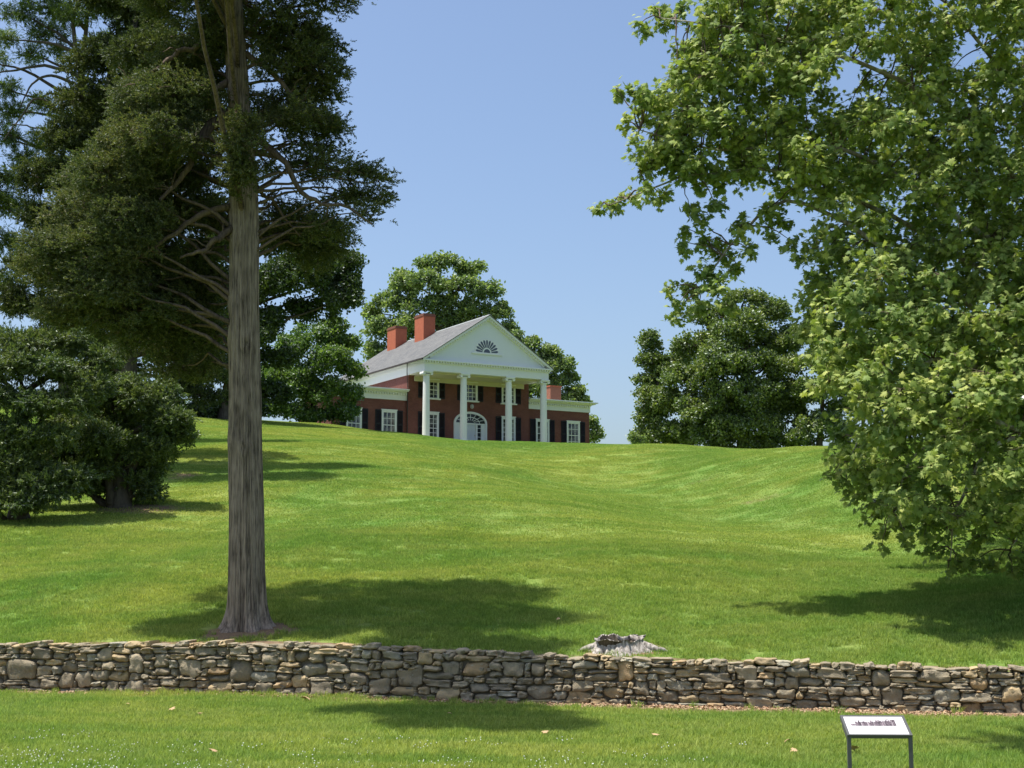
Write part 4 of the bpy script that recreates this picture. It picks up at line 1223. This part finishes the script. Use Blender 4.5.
# windows with shutters
WCACHE = {}
def window(xc, y, z0, z1, wd, rows, sh=True, shw=.56):
    key = (z1 - z0, wd, rows)
    h = z1 - z0
    if key not in WCACHE:
        fr = MB(); t_ = .13
        fr.box(-wd / 2, -wd / 2 + t_, -.09, 0, 0, h).box(wd / 2 - t_, wd / 2, -.09, 0, 0, h).box(-wd / 2 + t_, wd / 2 - t_, -.09, 0, h - .15, h).box(-wd / 2 - .05, wd / 2 + .05, -.12, -.0, h + .001, h + .07)
        ow = wd / 2 - t_
        pn = MB().box(-ow, ow, -.025, -.003, .001, h - .151)
        sa = MB(); hh = h - .15
        for k in range(1, 3): sa.box(-ow + 2 * ow * k / 3 - .022, -ow + 2 * ow * k / 3 + .022, -.05, -.027, .06, hh - .06)
        for k in range(1, rows):
            q = .03 if k == rows // 2 else .018
            sa.box(-ow + .05, ow - .05, -.054 if k == rows // 2 else -.052, -.029, hh * k / rows - q, hh * k / rows + q)
        sa.box(-ow, -ow + .05, -.056, -.026, .0, hh).box(ow - .05, ow, -.056, -.026, .0, hh).box(-ow + .05, ow - .05, -.056, -.026, 0.002, .06).box(-ow + .05, ow - .05, -.056, -.026, hh - .06, hh - .002)
        si = MB().box(-wd / 2 - .12, wd / 2 + .12, -.2, -.0, -.12, -.003)
        WCACHE[key] = [fr, pn, sa, si, None]
    fr, pn, sa, si, pro = WCACHE[key]
    if pro is None:
        o = fr.build('window', M_WHITE, house); pn.build('pane', M_GLASS, o); sa.build('sash', M_WHITE, o); si.build('sill', M_WHITE, o)
        WCACHE[key][4] = o
    else:
        o = pro.copy(); col.objects.link(o)
        for ch in pro.children:
            c = ch.copy(); col.objects.link(c); c.parent = o
    o.location = (xc, y, z0)
    if sh:
        for sgn in (-1, 1):
            x = xc + sgn * (wd / 2 + .03 + shw / 2)
            s = MB()
            s.box(x - shw / 2, x - shw / 2 + .07, y - .07, y - .012, z0 - .02, z1 + .02).box(x + shw / 2 - .07, x + shw / 2, y - .07, y - .012, z0 - .02, z1 + .02)
            for zz in (z0 - .02, (z0 + z1) / 2 - .05, z1 - .08): s.box(x - shw / 2 + .07, x + shw / 2 - .07, y - .068, y - .014, zz, zz + .1)
            k = z0 + .1
            while k < z1 - .1:
                s.add([(x - shw / 2 + .07, y - .06, k), (x + shw / 2 - .07, y - .06, k), (x + shw / 2 - .07, y - .02, k + .055), (x - shw / 2 + .07, y - .02, k + .055)], [(0, 1, 2, 3)])
                k += .06
            s.build('shutter', M_SHUT, house)
for xc in (2.0, 5.85, 9.75): window(xc, WY, 4.1, 5.72, 1.42, 4)
for xc in (2.0, 9.75): window(xc, WY, .25, 2.85, 1.42, 6)
for xc in (-5.2, -1.92): window(xc, 3.3, .42, 2.85, 1.42, 4)
for xc in (13.52, 16.85): window(xc, 3.3, .42, 2.85, 1.42, 4)

# arched entrance
DX = 5.85
def ell(rx, rz, m=24, z=2.1): return [(DX + rx * math.cos(math.pi * i / m), z + rz * math.sin(math.pi * i / m)) for i in range(m + 1)]
sr = MB()
o_, i_ = ell(1.66, 1.02), ell(1.47, .83)
for k in range(24):
    sr.prism([o_[k], o_[k + 1], i_[k + 1], i_[k]], WY - .14, WY - .001)
for s in (-1, 1):
    xa, xb = sorted((DX + s * 1.47, DX + s * 1.66)); sr.box(xa, xb, WY - .14, WY - .001, 0.0, 2.099)
ds = sr.build('door_surround', M_WHITE, house)
MB().prism(ell(1.46, .82), WY - .05, WY - .002).build('fanlight', M_DARKPANE, ds)
sp = MB()
for k in range(1, 8):
    a = math.pi * k / 8
    x0, z0_, x1, z1_ = DX + .38 * math.cos(a), 2.1 + .25 * math.sin(a), DX + 1.45 * math.cos(a), 2.1 + .81 * math.sin(a)
    nx_, nz_ = -(z1_ - z0_), (x1 - x0); q = math.hypot(nx_, nz_); nx_ *= .022 / q; nz_ *= .022 / q
    sp.prism([(x0 - nx_, z0_ - nz_), (x0 + nx_, z0_ + nz_), (x1 + nx_, z1_ + nz_), (x1 - nx_, z1_ - nz_)][::-1], WY - .075, WY - .052)
aa, bb = ell(.95, .55), ell(.90, .50)
for k in range(24): sp.prism([aa[k], aa[k + 1], bb[k + 1], bb[k]], WY - .078, WY - .053)
sp.build('glazing_bars', M_WHITE, ds)
MB().box(DX - 1.46, DX + 1.46, WY - .12, WY - .003, 1.98, 2.098).build('transom', M_WHITE, ds)
dm = MB().box(DX - .50, DX + .50, WY - .05, WY - .004, .02, 1.978)
for px0, px1 in ((-.42, -.06), (.06, .42)):
    for pz0, pz1 in ((.15, .62), (.72, 1.25), (1.35, 1.85)):
        dm.box(DX + px0, DX + px1, WY - .075, WY - .051, pz0, pz1)
door = dm.build('door', plain('pale_door', (.62, .64, .66), .5, .3, .05), house)
MB().box(DX + .40, DX + .46, WY - .13, WY - .076, .98, 1.06).build('handle', plain('brass', (.5, .36, .12), .35, .5, .1, metal=.8), door)
for s in (-1, 1):
    xa, xb = sorted((DX + s * .68, DX + s * 1.10))
    sd = MB().box(xa, xb, WY - .04, WY - .004, .5, 1.975).build('sidelight', M_DARKPANE, house)
    b = MB()
    for z in (.9, 1.3, 1.68): b.box(xa, xb, WY - .06, WY - .041, z - .02, z + .02)
    b.box(xa, xb, WY - .062, WY - .0405, .0, .499)
    b.box(xa - .02, xa + .04, WY - .064, WY - .0402, .0, 1.97).box(xb - .04, xb + .02, WY - .064, WY - .0402, .0, 1.97)
    b.build('sash', M_WHITE, sd)
    xa, xb = sorted((DX + s * .52, DX + s * .66)); MB().box(xa, xb, WY - .11, WY - .003, 0, 1.978).build('pilaster', M_WHITE, house)
    xa, xb = sorted((DX + s * 1.12, DX + s * 1.46)); MB().box(xa, xb, WY - .10, WY - .003, 0, 1.977).build('pilaster', M_WHITE, house)
lm = MB().lathe(5.9, 2.74, [(.03, 3.78), (.13, 3.72), (.17, 3.60), (.15, 3.45), (.05, 3.36)], 14)
la = lm.build('wall_lantern', plain('frosted_lantern', (.42, .40, .38), .4, .4, .1), house, True)
MB().box(5.87, 5.93, 2.7, 2.999, 3.781, 3.83).build('bracket', M_SHUT, la)

# ------------------------------------------------------------------ tree stump
def stump():
    c = at(620, 660, 27.95); c[2] = float(ground(c[0], c[1])) - .12
    root = empty('tree_stump', c, 'weathered grey hollow tree stump sitting directly behind the stone wall', 'stump')
    na = 160
    rr = np.random.default_rng(11)
    a = np.linspace(0, 2 * np.pi, na, endpoint=False)
    flut = np.zeros(na)
    for f in (5, 7, 9, 12, 16, 21, 29, 38):
        flut += rr.uniform(.5, 1) * np.sin(f * a + rr.uniform(0, 6.28)) / (f ** .55)
    zt = .345 + .045 * np.sin(a) + .02 * np.sin(3 * a + 1) + .018 * np.sin(8 * a)
    prof = [(1.0, .74, 0.0), (.93, .66, .18), (.86, .575, .45), (.80, .50, .75), (.765, .46, .97)]
    rows = []
    for (_, R_, hf) in prof:
        fl = 1 + (.16 * (1 - hf) + .13) * flut * .8
        flare = 1 + .18 * (1 - hf) ** 1.6 * np.exp(-(np.angle(np.exp(1j * (a + .25))) / .5) ** 2) + .30 * (1 - hf) ** 1.5 * np.exp(-(np.angle(np.exp(1j * (a - 2.9))) / .35) ** 2)
        r = R_ * .80 * fl * flare
        rows.append(np.stack([r * np.cos(a) * 1.12, r * np.sin(a) * .95, zt * hf + rr.normal(0, .006, na)], -1))
    # torn rim and hollow
    for (R_, dz) in ((.44, .0), (.40, -.01), (.37, -.09), (.30, -.22), (.0, -.26)):
        fl = 1 + .10 * flut * .5
        r = R_ * fl * (1 + .15 * np.sin(2 * a))
        rows.append(np.stack([r * np.cos(a) * 1.12, r * np.sin(a) * .95, zt + dz + rr.normal(0, .008, na) * (dz > -.05)], -1))
    V = np.concatenate(rows)
    n = len(rows)
    i = np.arange(n - 1)[:, None] * na; k = np.arange(na)[None]
    F = np.stack([i + k, i + (k + 1) % na, i + na + (k + 1) % na, i + na + k], -1).reshape(-1, 4)
    t = NT('weathered_wood')
    v = t.objco((1, 1, .25))
    nn = t.noise(19, 8, .7, v, .4)
    cc = t.mix(t.ramp(nn, [(.34, 0.0), (.62, 1.0)]), (.09, .075, .06), (.56, .51, .45))
    t.principled(cc, .9, .15, nn, .8, .03)
    sidef = F[:na * 6]; inner = F[na * 6:]
    body = link('stump_body', np_mesh('stump_body', V, sidef, True), t.m, root)
    link('hollow', np_mesh('hollow', V, inner, True), bark_mat('hollow_wood', (.03, .024, .018), (.12, .095, .07), .5), root)  # inner faces of the hollow, a darker brown than the outer wood
    roots = [((.45, -.1, .20), (.72, -.2, .13), (1.0, -.2, .04)), ((-.4, .05, .20), (-.62, .0, .14), (-.85, .0, .06))]
    for q in roots:
        V2, F2 = tube(curve(q, 12, .02), np.linspace(.10, .03, 12), 9)
        link('root', np_mesh('root', V2, F2, True), t.m, root)
    sv = MB().box(.02, .06, -.40, -.37, .1, .36).build('splinter', t.m, root)
stump()

# ------------------------------------------------------------------ information sign
def sign():
    lc = at(880, 736, 15.5)
    gz_ = float(ground(lc[0], lc[1]))
    root = empty('information_sign', (lc[0], lc[1], gz_), 'low slanted information panel in a dark metal frame standing in the foreground grass', 'sign', R(-2))
    dz = lc[2] - gz_
    metal = plain('dark_metal', (.085, .086, .084), .45, .5, .15, 8)
    Wd = .70
    tilt = R(24); LP = .42
    M = Matrix.Translation((0, 0, dz)) @ Matrix.Rotation(tilt, 4, 'X')
    panel_l, panel_r = -Wd / 2 + .028, Wd / 2 - .028
    f = MB()
    f.box(-Wd / 2, panel_l, 0, LP, -.03, .012, M).box(panel_r, Wd / 2, 0, LP, -.03, .012, M)
    f.box(panel_l, panel_r, 0, .018, -.03, .012, M).box(panel_l, panel_r, LP - .02, LP, -.03, .012, M)
    f.build('frame', metal, root)
    t = NT('printed_panel')
    v = t.objco()
    sep = t.node('ShaderNodeSeparateXYZ'); t.link(v, sep.inputs[0])
    def band(s, a, b, soft): return t.math('MULTIPLY', t.ramp(t.math('ADD', t.math('MULTIPLY', s, 1.0), .5), [(max(0, a + .5 - soft), 0.0), (a + .5 + soft, 1.0)]), t.ramp(t.math('ADD', s, .5), [(b + .5 - soft, 1.0), (min(1, b + .5 + soft), 0.0)]))
    X, Y = sep.outputs[0], sep.outputs[1]
    tex = t.math('MULTIPLY', t.ramp(t.math('FRACT', t.math('MULTIPLY', Y, 60.0)), [(.45, 1.0), (.6, 0.0)]), t.ramp(t.noise(90, 2, .5, t.objco((1, .02, 1))), [(.42, 0.0), (.5, 1.0)]))
    tex = t.math('MULTIPLY', t.math('MULTIPLY', tex, band(Y, .035, .155, .005)), band(X, -.28, .28, .01))
    c = t.mix(t.math('MULTIPLY', tex, .5), (.62, .61, .61), (.40, .29, .29))
    t.principled(c, .35, .4)
    pm = MB().box(panel_l, panel_r, .018, LP - .02, -.012, .006)
    po = pm.build('panel', t.m, root)
    po.matrix_local = M
    pr = MB(); rs = np.random.default_rng(4)
    z = .0066
    def quad(x0, x1, y0, y1):
        nonlocal z
        z += .000004
        pr.add([(x0, y0, z), (x1, y0, z), (x1, y1, z), (x0, y1, z)], [(0, 1, 2, 3)])
    for k in range(26):                       # row of old buildings in the engraving
        x = -.215 + .44 * k / 26; wq = rs.uniform(.012, .026); h = rs.uniform(.045, .10) * (1.2 if k > 13 else 1)
        quad(x, x + wq, .20, .20 + h)
        z += .000004
        pr.add([(x - .002, .20 + h, z), (x + wq + .002, .20 + h, z), (x + wq / 2, .20 + h + rs.uniform(.008, .028), z)], [(0, 1, 2)])
        for q in range(3): quad(x + wq * (.12 + .3 * q), x + wq * (.27 + .3 * q), .21, .21 + h * rs.uniform(.3, .8))
    for k in range(170):                      # trees and smoke, hatched
        x = rs.normal(.10, .09); y = rs.normal(.285, .028)
        if -.22 < x < .25 and .2 < y < .365: quad(x, x + rs.uniform(.003, .012), y, y + rs.uniform(.004, .014))
    for x, h in ((-.17, .135), (.05, .12), (.155, .14), (-.02, .10), (.19, .13)): quad(x, x + .005, .20, .20 + h)
    for k in range(14): quad(-.27 + rs.uniform(0, .04), -.25 + rs.uniform(0, .04), .205 + rs.uniform(0, .02), .222 + rs.uniform(0, .025))
    ti = NT('printing_ink'); gg = ti.node('ShaderNodeNewGeometry')
    ti.principled(ti.ramp(gg.outputs['Random Per Island'], [(0, (.03, .022, .03)), (.6, (.13, .10, .115)), (1, (.34, .28, .30))]), .5, .3)
    pr.build('printed_engraving', ti.m, po)
    for s in (-1, 1):
        x = s * (Wd / 2 - .02)
        lg = MB().box(x - .02, x + .02, .005, .045, -.15, dz - .012)
        lg.build('leg', metal, root)
        MB().box(x - .019, x + .019, .046, LP * .7, -.055, -.031, M).build('bracket', metal, root)
sign()

# ------------------------------------------------------------------ small things on the grass
M_DRY = plain('dry_leaf', (.46, .31, .17), .8, .2, .25, 20)
proto = None
LV, LF = tpl_lobed()
for (u, v, s) in ((303, 700, .20), (183, 0, 0), (88, 694, .10), (200, 715, .10), (173, 711, .12), (215, 754, .15), (655, 737, .12), (545, 735, .11), (790, 742, .12), (797, 752, .12), (852, 752, .15), (710, 708, .12), (560, 620, .13), (452, 716, .1), (130, 706, .09), (700, 690, 0)):
    if s == 0: continue
    d = ray(u, v); Y = 14.0
    while Y < 60:
        p = at(u, v, Y)
        if float(ground(p[0], p[1])) + .05 > p[2]: break
        Y += .05
    if proto is None:
        V = LV.copy(); V[:, 2] += .35 * V[:, 0] ** 2 + .18 * np.sin(3 * V[:, 1])
        proto = link('fallen_leaf', np_mesh('fallen_leaf', V, LF), M_DRY); o = proto
    else:
        o = proto.copy(); col.objects.link(o)
    o.location = p + [0, 0, .03]
    o.scale = (s, s, s)
    o.rotation_euler = (R(random.uniform(-25, 35)), R(random.uniform(-25, 25)), random.uniform(0, 6.28))
    tag(o, 'small dry tan fallen leaf lying on the mown grass', 'leaf', 'fallen leaves on the lawn')

# leaf litter along the foot of the wall
a = rng.uniform(0, 6.283, 9); r = .10 * np.sqrt(rng.random(9))
lv = []; lf = []
for k in range(9):
    sz = rng.uniform(.025, .06); an = rng.uniform(0, 6.283); c = np.array([r[k] * math.cos(a[k]), r[k] * math.sin(a[k]), rng.uniform(.005, .03)])
    M = Matrix.Rotation(an, 3, 'Z') @ Matrix.Rotation(rng.normal(0, .5), 3, 'X') @ Matrix.Rotation(rng.normal(0, .4), 3, 'Y')
    b = len(lv)
    lv += [c + sz * np.array(M @ Vector(q)) for q in ((-.5, 0, 0), (0, -.32, .08), (.6, 0, 0), (0, .32, .08))]
    lf += [(b, b + 1, b + 2), (b, b + 2, b + 3)]
n = 1500
lx = rng.uniform(-13, 11, n); lt = -np.abs(rng.normal(0, .55, n)) - .03
k = rng.random(n) < np.interp(lx, [-13, -6, 0, 3, 11], [.25, .3, .5, .9, 1.0])
lx, lt = lx[k], lt[k]; ly = yw(lx) + lt
ml = NT('leaf_litter'); gl_ = ml.node('ShaderNodeNewGeometry')
ml.principled(ml.ramp(gl_.outputs['Random Per Island'], [(0, (.16, .09, .05)), (.5, (.36, .22, .13)), (1, (.55, .42, .27))]), .9, .1)
scatter_obj('leaf_litter', np.array(lv), np.array(lf), np.stack([lx, ly, ground(lx, ly)], -1), rng.uniform(.6, 1.2, len(lx)), ml.m, 'brown leaf litter scattered on the bare soil along the foot of the wall', 'leaf litter')

# white clover in the foreground
cv = []; cf = []
for k in range(6):
    a = rng.uniform(0, 6.28); r = .24 * math.sqrt(rng.random())
    c = np.array([r * math.cos(a), r * math.sin(a), rng.uniform(.05, .085)])
    b = len(cv); s = .0085
    cv += [c + s * np.array(q) for q in ((1, 0, 0), (0, 1, 0), (-1, 0, 0), (0, -1, 0), (0, 0, 1), (0, 0, -1))]
    cf += [(b + i, b + (i + 1) % 4, b + 4) for i in range(4)] + [(b + (i + 1) % 4, b + i, b + 5) for i in range(4)]
n = 360
u = rng.uniform(-20, 780, n); v = 733 + 46 * rng.random(n) ** .7 
pts = []
for a, b in zip(u, v):
    dens = np.interp(a, [0, 150, 420, 780], [1, .6, .3, .1]) * np.interp(b, [733, 745, 760], [.12, .6, 1])
    if rng.random() > dens: continue
    d = ray(a, b); Y = -CAMZ / d[2] * d[1]
    p = at(a, b, Y); pts.append((p[0], p[1], float(ground(p[0], p[1]))))
pts = np.array(pts)
scatter_obj('clover_flowers', np.array(cv), np.array(cf), pts, rng.uniform(.6, 1.3, len(pts)), plain('clover_white', (.72, .74, .66), .8, .2, .1), 'white clover heads dotting the foreground grass', 'clover')
